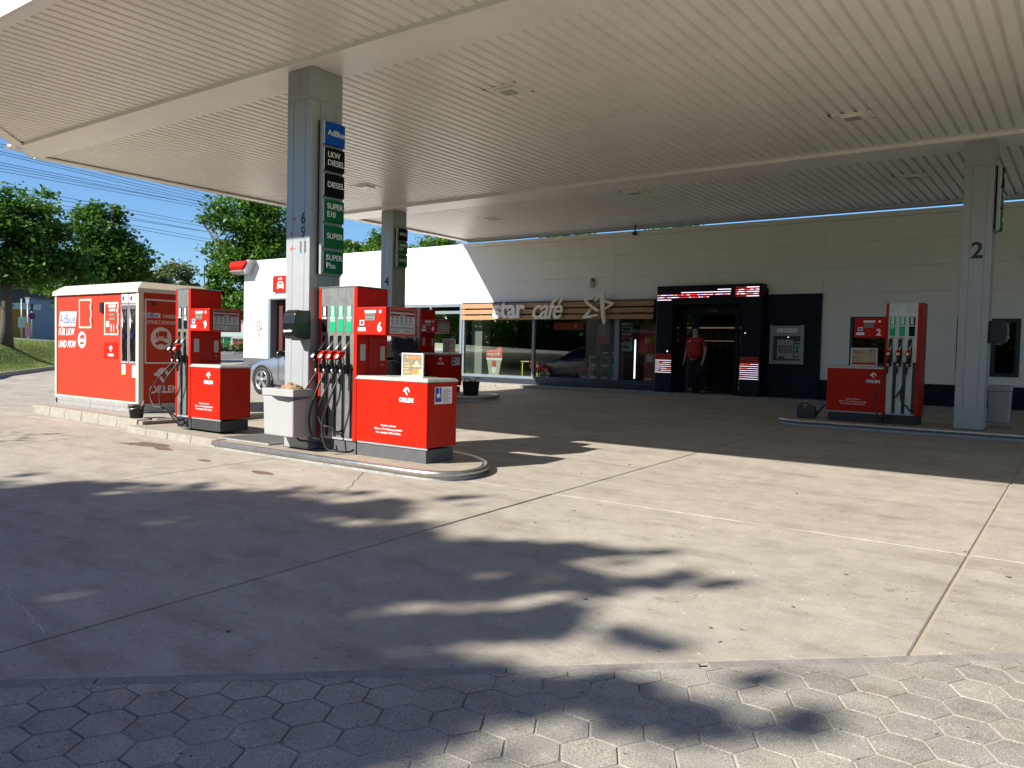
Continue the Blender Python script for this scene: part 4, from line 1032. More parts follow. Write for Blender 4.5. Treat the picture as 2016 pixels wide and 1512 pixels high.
    mb.faces(vs, [(0, 1, 5, 4), (1, 2, 6, 5), (2, 3, 7, 6), (3, 0, 4, 7), (4, 5, 9, 8), (5, 6, 10, 9), (6, 7, 11, 10), (7, 4, 8, 11), (8, 9, 10, 11), (0, 3, 2, 1)]).build('counter_top', 'brushed_light', t)
    bx = cx+CL*brand_at
    emblem(t, bx, -.0005, .865, .105); text('ORLEN', .075, 'letter_white', t, (bx, -.001, .755), '-y', bold=.03, name='brand_lettering')
    for q, s in enumerate(('Rauchen verboten', 'Motor u. Fremdheizung abstellen', 'Nur zulässige Gefäße befüllen.')):
        text(s, .036, 'letter_white', t, (cx+CL*.48, -.001, .42-q*.045), '-y', bold=.004, name='warning_lettering')
    # display box reaching over the counter
    dw = .53; d0 = (tx+W-.001) if side == 1 else tx-dw; d0 += 0
    db = B(d0, d0+dw, -.012, D+.012, 1.55, 1.905).build('display_box', 'pump_red', t, bevel=.012)
    px = d0+.035
    mb = MB(); w_, h_ = dw-.07, .295
    for (a, b, c, d_) in ((px, px+w_, 1.578, 1.581), (px, px+w_, 1.872, 1.875), (px, px+.003, 1.581, 1.872), (px+w_-.003, px+w_, 1.581, 1.872)): mb.box(a, b, -.0135, -.0125, c, d_)
    mb.build('door_line', 'ink_red', db)
    sc = B(px+.13, px+.30, -.016, -.0125, 1.735, 1.82).build('display_screen', 'lcd', db)
    mb = MB(); [mb.box(px+.14+k*.025, px+.158+k*.025, -.0172, -.0163, 1.79, 1.808) for k in range(6)]; [mb.box(px+.15+k*.02, px+.164+k*.02, -.0172, -.0163, 1.748, 1.76) for k in range(6)]; mb.build('digits', 'ink', sc)
    B(px+.12, px+.32, -.0155, -.0125, 1.828, 1.862).build('sticker', 'sticker', db)
    B(px+.03, px+.11, -.0155, -.0125, 1.672, 1.74).box(px+.0, px+.14, -.0155, -.0125, 1.6, 1.648).build('sticker', 'sticker', db)
    B(px+.045, px+.095, -.0168, -.0158, 1.685, 1.727).build('sticker_print', 'sticker_blue', db); B(px+.03, px+.11, -.0168, -.0158, 1.653, 1.668).build('sticker', 'navy', db)
    mb = MB(); disc(mb, px+.395, 1.845, .022, -.0125, -.0155).build('round_sticker', 'sticker', db)
    B(px+.19, px+.24, -.016, -.0125, 1.655, 1.68).build('card_slot', 'ink_red', db)
    MB().ell((px-.01, -.014, 1.72), (.012, .006, .012), 8, 5).build('lock', 'black_plastic', db)
    text(num, .16, 'letter_white', db, (px+.385, -.0135, 1.645), '-y', bold=.028, name='pump_number')
    if notices:       # printed safety board on the end of the display box
        X = d0+dw+.001; y0, y1 = .055, D-.04
        nb = B(X, X+.004, y0, y1, 1.572, 1.885).build('safety_board', 'notice_grey', db)
        B(X+.0045, X+.0055, y0+.006, y1-.006, 1.845, 1.88).box(X+.0045, X+.0055, y0+.006, y1-.006, 1.795, 1.825).build('red_band', 'ink_red', nb)
        mb = MB()
        for r_ in range(5):
            yy = y0+.05+r_*.08
            ring(mb, yy, 1.735, .022, .004, X+.0045, X+.0055, '+x', 12); mb.box(X+.0045, X+.0055, yy-.018, yy+.018, 1.765, 1.785).box(X+.0045, X+.0055, yy-.018, yy+.018, 1.692, 1.704)
            mb.box(X+.0045, X+.0055, yy-.009, yy+.009, 1.728, 1.742)
        for r_ in range(10): mb.box(X+.0045, X+.0055, y0+.02+r_*.042, y0+.042+r_*.042, 1.638, 1.66)
        for zz in (1.615, 1.602, 1.589): mb.box(X+.0045, X+.0055, y0+.015, y0+.16, zz, zz+.004).box(X+.0045, X+.0055, y0+.26, y1-.015, zz, zz+.004)
        o = mb.build('pictograms', 'ink', nb)
        text('Achtung', .03, 'notice_grey', nb, (X+.0058, (y0+y1)/2, 1.81), '+x', bold=.01)
    # notices and louvres on the tower side under the box
    X = (tx+W+.0008) if side == 1 else None
    if X:
        B(X, X+.003, .06, .15, 1.22, 1.43).build('side_notice', 'notice_grey', t); B(X, X+.003, D-.13, D-.05, 1.22, 1.41).build('side_notice', 'notice_grey', t)
        B(X, X+.012, .2, .37, 1.04, 1.54).build('vent_panel', 'pump_red', t, bevel=.002)
        mb = MB()
        for k in range(16):
            z = 1.09+k*.026; mb.box(X+.0125, X+.0135, .215, .275, z, z+.008).box(X+.0125, X+.0135, .295, .355, z, z+.008)
        mb.build('louvres', 'ink_red', t)
        MB().ell((X+.004, D-.09, 1.16), (.008, .015, .015), 10, 6).build('lock', 'steel', t)
    if sticker:
        X = cx+CL+.0008
        nb = B(X, X+.003, .13, .45, .72, .93).build('camera_notice', 'sticker', t); B(X+.0035, X+.0045, .14, .25, .745, .92).build('blue_field', 'sticker_blue', nb)
        MB().box(X+.005, X+.006, .165, .225, .8, .85, rot=(R(15), 0, 0)).box(X+.005, X+.006, .2, .212, .85, .92).build('camera_pictogram', 'sticker', nb)
        mb = MB(); [mb.box(X+.0035, X+.0045, .27, .43-.03*(k % 3), .74+k*.014, .744+k*.014) for k in range(12)]; mb.build('print_lines', 'ink', nb)
    return t
F6 = [('DIESEL', 'sign_black'), ('SUPER PLUS', 'label_green'), ('SUPER', 'label_green'), ('SUPER E10', 'label_green')]
hz6 = [((-.12, 0, .13), (.105, .0, .12), -.26), ((.13, 0, .17), (.33, -.0, .1), -.22), ((.24, 0, .34), (.47, .01, .30), -.16), ((.42, 0, .05), (.71, -.0, .06), -.24)]
fuel_pump('red fuel pump 6 with four nozzles beside the white bin', (-8.42, 7.12, .098), F6, 1.235, '6', 1, True, hz6, True)
hz9 = [((-.18, 0, .30), (.28, .0, .08), -.28), ((.03, 0, .26), (.28, .01, .16), -.26)]
F9 = [('DIESEL', 'sign_black'), ('LKW DIESEL', 'sign_black')]
fuel_pump('red fuel pump 9 with two nozzles beside the big red cabinet', (-12.02, 7.22, .135), F9, .80, '9', 1, True, hz9, False, H=2.22, brand_at=.62)
hz2 = [((.93, 0, .13), (1.12, .01, .15), -.24), ((1.18, 0, .5), (1.26, .01, .6), -.16), ((1.32, 0, .35), (1.45, .01, .28), -.16)]
F2 = [('SUPER E10', 'label_green'), ('SUPER', 'label_green'), ('DIESEL', 'sign_black')]
fuel_pump('red fuel pump 2 in the shade with its counter to the left', (-4.05, 15.6, .325), F2, .98, '2', -1, False, hz2, False, light=True, brand_at=.82)
hz4 = [((-.1, 0, .15), (.105, 0, .2), -.2), ((.15, 0, .2), (.33, 0, .1), -.2), ((.3, 0, .3), (.5, .01, .3), -.16), ((.5, 0, .1), (.7, 0, .1), -.2)]
fuel_pump('red fuel pump 4 in the shade behind pump 6', (-15.12, 15.6, .36), F6, .96, '4', 1, True, hz4, True)

def poster(label, loc, w, h, kind, rotz=0):
    t = thing('poster_stand', label, 'poster', loc, rotz, 'framed adverts standing on pump counters')
    B(0, w, 0, .03, 0, .022).box(0, .016, 0, .02, .022, h-.016).box(w-.016, w, 0, .02, .022, h-.016).box(0, w, -.004, .024, h-.0155, h).build('frame', 'letter_white', t, bevel=.002)
    pl = B(.0165, w-.0165, .006, .012, .0225, h-.016).build('print', 'poster_beige' if kind == 2 else 'poster_olive', t)
    y0, y1 = .0035, .0055; mb = MB()
    if kind == 2:
        mb.box(.03, w*.42, y0, y1, h*.78, h*.82).box(.03, w*.45, y0, y1, h*.7, h*.74).box(.0165, w-.0165, y0, y1, .023, h*.2).box(w*.72, w*.8, y0, y1, h*.84, h*.93).build('orange_print', 'cabinet_red', pl)
        B(w*.5, w*.75, y0, y1, h*.22, h*.76).build('phone_picture', 'poster_beige', pl, bevel=.001); mb = MB()
        mb.box(w*.49, w*.5, y0, y1, h*.22, h*.77).box(w*.75, w*.76, y0, y1, h*.22, h*.77).box(w*.49, w*.76, y0, y1, h*.77, h*.79)
        for k in range(4): mb.box(.03, w*.4-.02*(k % 2), y0, y1, h*(.3+k*.08), h*(.32+k*.08))
        mb.build('print_lines', 'ink', pl)
    else:
        mb.box(w*.3, w*.68, y0, y1, h*.76, h*.85).box(w*.5, w*.8, y0, y1, h*.14, h*.34).box(w*.78, w*.94, y0, y1, h*.78, h*.93).build('orange_print', 'poster_orange', pl)
        mb = MB()
        for k in range(4): mb.box(.03, w*(.38-.05*(k % 2)), y0, y1, h*(.2+k*.12), h*(.225+k*.12))
        mb.box(w*.8, w*.92, y0, y1, h*.16, h*.34).box(w*.5, w*.9, y0, y1, h*.08, h*.12).box(w*.24, w*.27, y0, y1, h*.78, h*.9).build('yellow_print', 'poster_yellow', pl)
        MB().prism([(w*.48, h*.48), (w*.62, h*.54), (w*.66, h*.68), (w*.74, h*.68), (w*.78, h*.54), (w*.92, h*.48), (w*.85, h*.44), (w*.55, h*.44)], 'y', y0, y1).build('picture', 'poster_yellow', pl)
    return t
poster('white framed advert standing on the counter of pump 6', (-7.03, 7.28, 1.131), .36, .30, 1)
poster('grey framed advert on the counter of pump 4', (-13.92, 15.95, 1.393), .42, .37, 1)
poster('framed beige and red advert on the counter of pump 2', (-3.68, 15.75, 1.358), .46, .33, 2)

# ------------------------------------------------------------------ big red fluid cabinet
cb = thing('dispenser_cabinet', 'large red container cabinet with cream roof and two narrow nozzle bays', 'container', (-17.5, 7.81, .12))
W, Dp = 3.28, 1.5
cb.location.z = .172-.06
B(.06, W-.06, .06, Dp-.06, .0, .06).build('feet', 'black_plastic', cb)
B(0, W, 0, Dp, .062, .235).build('skirt', 'galv', cb, bevel=.004)
mb = MB(); [mb.box(x, x+.005, -.0015, .002, .07, .23) for x in (.75, 1.5, 2.4)]; mb.box(0, W, -.0015, .002, .148, .152).build('skirt_seams', 'plinth_grey', cb)
B(.05, .12, -.004, .004, .09, .19).box(W-.17, W-.1, -.004, .004, .09, .19).build('fork_pocket', 'black_plastic', cb)
B(.03, W-.03, .02, Dp-.02, .236, 2.30).build('body', 'cabinet_red', cb)
for x0, x1 in ((0, .075), (W-.1, W)):
    B(x0, x1, 0, .1, .237, 2.30).build('corner_post', 'cabinet_cream', cb, bevel=.008); B(x0, x1, Dp-.1, Dp, .237, 2.30).build('corner_post', 'cabinet_cream', cb, bevel=.008)
B(.076, W-.101, .008, .019, .237, .262).build('lower_trim', 'cabinet_cream', cb)
e = .2
mb = MB(); vs = []
for (d0, z) in ((-.03, 2.3), (-.03, 2.375), (.13, 2.5)):
    vs += [(d0, d0, z), (W-d0, d0, z), (W-d0, Dp-d0, z), (d0, Dp-d0, z)]
mb.faces(vs, [(3, 2, 1, 0)]+[(4*l+i, 4*l+(i+1) % 4, 4*l+4+(i+1) % 4, 4*l+4+i) for l in (0, 1) for i in range(4)]+[(8, 9, 10, 11)]).build('roof', 'cabinet_cream', cb)
mb = MB(); [mb.ell((x, .0, 2.292), (.025, .018, .015), 8, 5) for x in (.18, 1.0, 1.95, 2.75)]; mb.build('roof_bolts', 'galv', cb)
yf = .0185
def frame(x0, x1, z0, z1, w, m, name='hatch'):
    h = B(x0+w, x1-w, yf-.006, yf, z0+w, z1-w).build(name, 'cabinet_red', cb)
    B(x0, x0+w, yf-.012, yf, z0, z1).box(x1-w, x1, yf-.012, yf, z0, z1).box(x0+w, x1-w, yf-.012, yf, z0, z0+w).box(x0+w, x1-w, yf-.012, yf, z1-w, z1).build('hatch_frame', m, h)
    B(x1-.05, x1+.005, yf-.02, yf-.0125, z0+.12, z0+.2).box(x1-.05, x1+.005, yf-.02, yf-.0125, z1-.2, z1-.12).build('hinge', m, h); return h
frame(1.02, 1.52, 1.63, 2.21, .035, 'cabinet_cream')
h = frame(2.02, 2.55, 1.5, 2.13, .035, 'cabinet_cream', 'control_panel')
B(2.2, 2.42, yf-.014, yf-.0065, 1.87, 1.91).box(2.2, 2.42, yf-.014, yf-.0065, 1.79, 1.83).build('display_screen', 'lcd', h); B(2.17, 2.44, yf-.009, yf-.0065, 2.03, 2.08).box(2.2, 2.42, yf-.009, yf-.0065, 1.96, 2.0).box(2.09, 2.2, yf-.009, yf-.0065, 1.66, 1.77).build('sticker', 'sticker', h)
text('11', .19, 'letter_white', h, (2.32, yf-.007, 1.63), '-y', bold=.015, name='pump_number')
B(1.9, 2.0, yf-.05, yf, 1.93, 2.13).build('card_reader', 'black_plastic', cb, bevel=.008)
MB().prism([(.15, 1.67), (.85, 1.67), (.90, 1.97), (.20, 1.97)], 'y', yf-.003, yf).build('lettering_plate', 'letter_white', cb)
text('AdBlue', .26, 'sticker_blue', cb, (.52, yf-.0035, 1.81), '-y', bold=.012, xs=.88)
text('FÜR LKW', .20, 'letter_white', cb, (.13, yf-.001, 1.55), '-y', bold=.012, shear=.25, xs=.74, sp=1.08, align='LEFT'); text('UND PKW', .20, 'letter_white', cb, (.12, yf-.001, 1.30), '-y', bold=.012, shear=.25, xs=.74, sp=1.08, align='LEFT')
def truck_car(par, cx, cz, r, face, s, m, mb_m, red):
    ax = 'y' if face == '-y' else 'x'; Y = (s, s-.0015 if face == '-y' else s+.0015)
    mb = MB(); disc(mb, cx, cz, r, Y[0], Y[1], ax, 28); pl = mb.build('round_plate', m, par)
    Y = (Y[1]+(-.0003 if face == '-y' else .0003), Y[1]+(-.0015 if face == '-y' else .0015)); mb = MB(); k = r/.25
    def P(pts): mb.prism([(cx+x*k, cz+z*k) for x, z in pts], ax, *Y)
    P([(-.06, .05), (.14, .05), (.14, .16), (-.06, .16)]); P([(-.13, .04), (-.07, .04), (-.07, .13), (-.11, .13), (-.13, .09)]); P([(-.13, .035), (.14, .035), (.14, .045), (-.13, .045)])
    for x in (-.09, .08, .12): disc(mb, cx+x*k, cz+.03*k, .02*k, Y[0], Y[1], ax, 10)
    mb.build('truck_picture', red, pl); mb = MB(); P([(-.18, -.005), (.18, -.005), (.18, .005), (-.18, .005)]); mb.build('divider', red, pl); mb = MB()
    P([(-.15, -.13), (.15, -.13), (.15, -.1), (.09, -.085), (.05, -.05), (-.05, -.05), (-.1, -.085), (-.15, -.1)])
    for x in (-.09, .09): disc(mb, cx+x*k, cz-.135*k, .026*k, Y[0], Y[1], ax, 10)
    mb.build('car_picture', red, pl)
truck_car(cb, 1.12, 1.40, .165, '-y', yf, 'letter_white', None, 'cabinet_red')
ep = B(2.0, 2.5, yf-.003, yf, 1.05, 1.36).build('brand_plate', 'pump_red', cb); emblem(ep, 2.25, yf-.0035, 1.24, .12); text('ORLEN', .07, 'letter_white', ep, (2.25, yf-.0035, 1.12), '-y', bold=.03)
for k in range(2):
    x0 = 2.64+k*.285
    nb = B(x0, x0+.265, yf-.01, yf, .98, 2.09).build('nozzle_bay', 'alu_paint', cb); B(x0+.03, x0+.235, yf-.0125, yf-.0105, 1.02, 1.98).build('bay_recess', 'gloss_black', nb)
    B(x0+.03, x0+.235, yf-.02, yf-.0105, 1.985, 2.06).build('bay_sign', 'plinth_grey', nb)
    MB().tube([(x0+.1, -.01, 1.95), (x0+.1, -.01, 1.05)], .012, 8).build('bay_rail', 'steel', nb)
    MB().tube([(x0+.18, -.03, 1.9), (x0+.185, -.05, 1.6), (x0+.17, -.05, 1.3), (x0+.18, -.03, 1.04)], .015, 8).build('hose', 'rubber', nb)
    MB().ell((x0+.17, -.04, 1.76), (.03, .03, .05)).build('nozzle_cover', 'letter_white', nb); B(x0+.15, x0+.2, -.05, -.012, 1.45, 1.56).build('nozzle_grip', 'sticker_blue', nb)
    st_ = B(x0+.01, x0+.255, yf-.004, yf, 2.11, 2.275).build('sticker', 'sticker', cb)
    mb = MB(); disc(mb, x0+.075, 2.19, .045, yf-.0045, yf-.006).build('blue_sign', 'sticker_blue', st_); mb = MB(); ring(mb, x0+.19, 2.19, .045, .012, yf-.0045, yf-.006).build('red_ring', 'arrow_red', st_)
B(2.66, 2.79, yf-.003, yf, .76, .95).build('sticker', 'sticker', cb); B(2.66, 2.79, yf-.0045, yf-.0033, .76, .785).build('sticker', 'sticker_yellow', cb)
B(3.03, 3.16, yf-.003, yf, .72, .95).build('sticker', 'sticker', cb)
XR_ = W-.03+.001
pl = cb
for (a, b, c, d_) in ((.13, .16, .98, 2.19), (.16, 1.3, .98, 1.01), (.16, 1.3, 2.16, 2.19), (1.27, 1.3, 1.01, 2.16)): B(XR_, XR_+.01, a, b, c, d_).build('hatch_frame', 'cabinet_side_line', cb)
B(XR_, XR_+.002, .10, .44, 1.84, 1.93).build('lettering_plate', 'cabinet_side_line', cb)
text('AdBlue', .10, 'sticker_blue', cb, (XR_+.0025, .28, 1.885), '+x', bold=.01, xs=.8); text('TANKEN', .095, 'cabinet_side_line', cb, (XR_+.001, .47, 1.875), '+x', bold=.015, shear=.25, align='LEFT', xs=.78); text('UMWELT SCHONEN', .095, 'cabinet_side_line', cb, (XR_+.001, .16, 1.755), '+x', bold=.015, shear=.25, align='LEFT', xs=.70)
truck_car(cb, .46, 1.46, .21, '+x', XR_, 'cabinet_side_line', None, 'cabinet_red')
emblem(cb, .47, XR_, .76, .30, 'cabinet_side_line', '+x'); text('ORLEN', .19, 'cabinet_side_line', cb, (XR_+.001, .53, .49), '+x', bold=.03)
mb = MB(); disc(mb, .3, 2.1, .03, XR_+.001, XR_+.02, 'x', 12); disc(mb, .85, 2.08, .03, XR_+.001, XR_+.02, 'x', 12); mb.build('latch', 'black_plastic', cb)
# bucket with stick
bk = thing('bucket', 'dark plastic bucket with a stick at the corner of the red cabinet', 'bucket', (-13.02, 7.22, .1))
bk.location = (-13.42, 7.34, .178)
MB().lathe([(.105, 0), (.13, .2), (.142, .2), (.142, .225), (.135, .225), (.128, .19), (.1, .012), (0, .012)], (0, 0, 0), 24).build('tub', 'bucket', bk)
MB().tube([(.05, -.02, .03), (.19, .03, .30)], .009, 6).build('stick', 'stick', bk)
MB().tube([(-.142, 0, .21), (-.12, -.1, .17), (0, -.16, .15), (.12, -.1, .17), (.142, 0, .21)], .004, 6).build('handle', 'steel', bk)
# ------------------------------------------------------------------ bins and towel dispensers
def bin_(label, loc, w, d_, h, bag=True):
    t = thing('waste_bin', label, 'bin', loc, 0, 'grey plastic bins fixed to the columns')
    mb = MB(); vs = [(.012, .012, 0), (w-.012, .012, 0), (w-.012, d_, 0), (.012, d_, 0), (0, 0, h*.84), (w, 0, h*.84), (w, d_, h*.84), (0, d_, h*.84)]
    mb.faces(vs, [(0, 1, 5, 4), (1, 2, 6, 5), (2, 3, 7, 6), (3, 0, 4, 7), (3, 2, 1, 0), (4, 5, 6, 7)]).build('tub', 'bin_grey', t, bevel=.022, seg=3)
    vs = [(-.008, -.008, h*.845), (w+.008, -.008, h*.845), (w+.008, d_, h*.845), (-.008, d_, h*.845), (-.008, -.008, h), (w+.008, -.008, h), (w+.008, d_, h), (-.008, d_, h)]
    ri = [(.05, .05, h), (w-.05, .05, h), (w-.05, d_-.05, h), (.05, d_-.05, h), (.06, .06, h*.87), (w-.06, .06, h*.87), (w-.06, d_-.06, h*.87), (.06, d_-.06, h*.87)]
    MB().faces(vs+ri, [(0, 1, 5, 4), (1, 2, 6, 5), (2, 3, 7, 6), (3, 0, 4, 7), (4, 5, 9, 8), (5, 6, 10, 9), (6, 7, 11, 10), (7, 4, 8, 11), (8, 9, 13, 12), (9, 10, 14, 13), (10, 11, 15, 14), (11, 8, 12, 15), (12, 13, 14, 15), (3, 2, 1, 0)]).build('lid', 'bin_grey', t, bevel=.008)
    if bag:
        MB().faces([(w*.28, -.012, h*.845), (w*.5, -.014, h*.77), (w*.85, -.014, h*.75), (w+.012, -.004, h*.78), (w+.012, d_*.5, h*.80), (w+.011, d_*.9, h*.845), (w+.0105, 0, h*.85), (w*.6, -.0125, h*.85)],
                   [(0, 1, 7), (1, 2, 6, 7), (2, 3, 6), (3, 4, 5, 6)], True).build('bag_edge', 'bag_film', t)
    return t
bin_('pale bin overfilled with paper bags on the tall front column', (-8.985, 6.66, .29), .63, .335, .63)
pb = thing('paper_bag', 'crumpled brown paper bag on top of the pale bin', 'paper bag', (-8.55, 6.8, .925))
bm = MB(); bm.ell((0, 0, .01), (.17, .12, .045), 14, 8); bm.v = [(x*(1+random.uniform(-.14, .14)), y*(1+random.uniform(-.15, .15)), z+random.uniform(-.012, .014)) for x, y, z in bm.v]; bm.sm = [False]*len(bm.sm); bm.build('crumpled_paper', 'paper_bag', pb)
bm = MB(); bm.ell((-.08, .02, .03), (.08, .06, .04), 10, 6); bm.v = [(x*(1+random.uniform(-.05, .05)), y, z+random.uniform(-.01, .012)) for x, y, z in bm.v]; bm.sm = [False]*len(bm.sm); bm.build('crumpled_paper', 'paper_bag', pb)
bin_('pale bin in the shade behind the column marked 2', (-1.5, 16.3, .42), .34, .45, .66, False)
def disp(label, loc, rot=0, g='black paper towel dispensers on the columns'):
    t = thing('towel_dispenser', label, 'dispenser', loc, rot, g)
    mb = MB(); n = 10; prof = [(0, .0), (.0, .36), (-.20, .36), (-.26, .31), (-.28, .18), (-.26, .02), (-.22, -.02), (0, -.02)]
    mb.prism(prof, 'x', -.125, .125).build('shell', 'gloss_black', t, bevel=.03, seg=4)
    MB().box(-.06, .06, -.18, -.1, -.04, -.021).build('towel_outlet', 'bin_grey', t, bevel=.006)
    for k, s in enumerate(('spender',)): text('spender', .055, 'letter_white', t, (.0, -.284, .085), '-y', bold=.012)
    return t
disp('black towel dispenser above the pale bin on the tall front column', (-8.55, 6.998, 1.60))
disp('black towel dispenser on the column marked 2', (-1.465, 15.72, 1.82), R(90))
# ------------------------------------------------------------------ small things on the islands
tb = thing('tub', 'black rubber tub with wiper tools at the right end of the middle island', 'tub', (-12.1, 15.6, gz(15.6)+.02))
tb.location = (-12.75, 15.72, .338)
MB().lathe([(.17, 0), (.19, .02), (.22, .34), (.235, .35), (.21, .35), (.18, .04), (0, .04)], (0, 0, 0), 18).build('tub_body', 'rubber', tb)
MB().tube([(-.22, 0, .34), (-.2, .0, .44), (-.05, .02, .40), (.02, .05, .33)], .013, 6).tube([(.05, 0, .33), (.18, -.02, .42), (.24, 0, .46), (.3, .01, .42)], .012, 6).build('handle', 'rubber', tb)
cn_ = thing('watering_can', 'dark plastic watering can at the left end of the right island', 'watering can', (-4.43, 15.75, .326))
pr = [(-.17, 0), (.15, 0), (.17, .12), (.13, .24), (.02, .26), (.0, .2), (-.1, .19), (-.12, .26), (-.17, .25), (-.19, .12)]
MB().prism(pr, 'y', -.09, .09).build('can_body', 'bucket', cn_, bevel=.025, seg=3)
MB().tube([(-.15, 0, .24), (-.11, 0, .29), (-.02, 0, .29), (.05, 0, .25)], .013, 8).build('handle', 'bucket', cn_)
MB().tube([(.15, 0, .06), (.26, 0, .2), (.33, 0, .29)], [.025, .018, .014], 8).build('spout', 'bucket', cn_)
MB().tube([(-.02, 0, .26), (-.07, 0, .36)], .006, 6).build('stick', 'stick', cn_)
# loose bits on the concrete
mb = MB()
for _ in range(28):
    x = random.uniform(-8, .5); y = random.uniform(1.9, 10)
    if (Vector((x, y))-K0).dot(kn) < .05: continue
    r = random.uniform(.004, .012); mb.ell((x, y, gz(y)+r*.3), (r*random.uniform(1, 2), r, r*.5), 6, 4)
o = mb.build('grit', 'crack', None); o['kind'] = 'stuff'; o['label'] = 'scattered small stones on the forecourt'; o['category'] = 'grit'
mb = MB()
for _ in range(12):
    x = random.uniform(-7, .3); y = random.uniform(2.0, 8); a = random.uniform(0, 6.3); r = random.uniform(.01, .022)
    mb.poly([(x+r*math.cos(a), y+r*math.sin(a), gz(y)+.008), (x-r*.3*math.sin(a), y+r*.3*math.cos(a), gz(y)+.016), (x-r*math.cos(a), y-r*math.sin(a), gz(y)+.008), (x+r*.3*math.sin(a), y-r*.3*math.cos(a), gz(y)+.007)])
o = mb.build('fallen_leaves', 'leaf_bit', None); o['kind'] = 'stuff'; o['label'] = 'a few tiny fallen leaves on the concrete'; o['category'] = 'leaves'

# ------------------------------------------------------------------ inside the cafe
FL = .43
def chair(x, y, rz, label):
    t = thing('cafe_chair', label, 'chair', (x, y, FL), rz, 'red shell chairs behind the cafe window')
    MB().faces([(-.22, -.2, .46), (.22, -.2, .46), (.21, .2, .44), (-.21, .2, .44), (-.24, .26, .62), (.24, .26, .62), (-.2, .32, .86), (.2, .32, .86), (-.24, -.14, .56), (.24, -.14, .56)],
               [(0, 1, 2, 3), (3, 2, 5, 4), (4, 5, 7, 6), (0, 3, 4, 8), (1, 9, 5, 2)], True).build('shell', 'chair_red', t)
    for sx in (-1, 1):
        for sy in (-1, 1): MB().tube([(sx*.15, sy*.14, .45), (sx*.2, sy*.2, 0)], .012, 6).build('leg', 'stick', t)
chair(-14.75, 21.75, R(80), 'left red shell chair behind the cafe window'); chair(-13.35, 21.8, R(-80), 'right red shell chair behind the cafe window')
tt = thing('cafe_table', 'small yellow legged table between the red cafe chairs', 'table', (-15.1, 22.0, FL))
B(-.35, .35, -.35, .35, .7, .73).build('table_top', 'poster_yellow', tt); [B(sx*.3-.02, sx*.3+.02, sy*.3-.02, sy*.3+.02, 0, .7).build('leg', 'sticker_yellow', tt) for sx in (-1, 1) for sy in (-1, 1)]
cp = thing('cup_display', 'large cardboard coffee cup with red lid in the cafe window', 'display', (-16.3, FY+.2, .64))
MB().prism([(-.2, 0), (.2, 0), (.30, .52), (-.30, .52)], 'y', 0, .03).build('cup_body', 'cup_tan', cp); B(-.33, .33, 0, .03, .525, .6).build('cup_rim', 'cup_white', cp)
MB().prism([(-.34, .605), (.34, .605), (.32, .86), (.3, .9), (.3, .98), (.12, .93), (.1, .88), (-.33, .84)], 'y', 0, .03).build('red_lid', 'cup_red', cp)
B(-.08, .08, -.004, -.0005, .3, .5).build('red_patch', 'cup_red', cp); mb = MB(); disc(mb, 0, .2, .12, -.0005, -.004, sx=.8).build('round_logo', 'cup_white', cp)
text('stop.café', .15, 'cup_white', cp, (-.02, -.002, .73), '-y', bold=.01)
def boxo(name, label, cat, x0, x1, y0, y1, z0, z1, m, parts=(), group=None):
    t = B(x0, x1, y0, y1, z0, z1).build(name, m); tag(t, label, cat, group)
    for (nm, a, b, c, d_, mm) in parts: B(a, b, y0-.004, y0-.001, c, d_).build(nm, mm, t)
    return t
boxo('interior_pillar', 'grey square pillar just behind the cafe window', 'pillar', -12.6, -12.1, FY+.55, FY+1.0, FL, 3.34, 'pillar_grey', [('notice', -12.5, -12.22, 1.62, 2.0, 'chair_red')])
boxo('interior_pillar', 'pale wall strip at the left edge of the cafe window', 'pillar', -17.4, -16.95, FY+.35, FY+.8, FL, 3.34, 'pillar_grey')
for i, (x, z, m) in enumerate(((-12.42, .64, 'box_grey'), (-12.42, 1.02, 'box_grey'), (-12.02, .64, 'box_teal'), (-12.02, 1.02, 'box_teal'), (-11.66, .64, 'box_teal'), (-11.66, 1.02, 'box_teal'), (-11.66, 1.4, 'box_teal'), (-12.02, 1.4, 'box_dark'), (-12.75, .64, 'box_red'))):
    names = ('lowest of the grey stack', 'upper of the grey stack', 'lowest of the middle stack', 'second of the middle stack', 'lowest of the right stack', 'second of the right stack', 'topmost of the right stack', 'black one topping the middle stack', 'red one left of the stacks')
    w = .36 if i > 3 else .34
    b = boxo('product_box', 'boxed goods in the window, '+names[i], 'box', x-w/2+.01, x+w/2-.01, FY+.15, FY+.4, z, z+.37, m, [('print', x-.11, x+.11, z+.15, z+.3, 'box_dark'), ('print', x-.1, x+.1, z+.07, z+.11, 'cup_white')], 'boxed goods stacked in the cafe window')
sp_ = boxo('price_poster', 'tall white and red price poster on the window right of the dark mullion', 'poster', -11.45, -11.1, FY+.1, FY+.11, 1.55, 2.4, 'sticker', [('red_line', -11.45, -11.1, z, z+.05, 'box_red') for z in (2.28, 2.1, 1.98, 1.84)]+[('print', -11.4, -11.15, z, z+.06, 'ink') for z in (2.18, 1.9, 1.65)])
boxo('door_handle_light', 'bright vertical light strip inside the window near the entrance', 'light', -11.02, -10.98, FY+.12, FY+.14, .75, 1.9, 'white_tube')
boxo('shop_counter', 'dark red service counter inside the shop near the entrance', 'counter', -10.95, -10.2, FY+.6, FY+1.4, FL, 1.5, 'shop_red', [('notice', -10.85, -10.6, 1.25, 1.6, 'notice_grey')])
boxo('red_display', 'red advertising board behind the window near the entrance', 'board', -11.05, -10.45, FY+.45, FY+.5, 1.5, 2.45, 'shop_red', [('badge', -10.85, -10.65, 1.8, 2.0, 'poster_orange'), ('notice', -10.4, -10.2, 2.0, 2.2, 'sticker')])
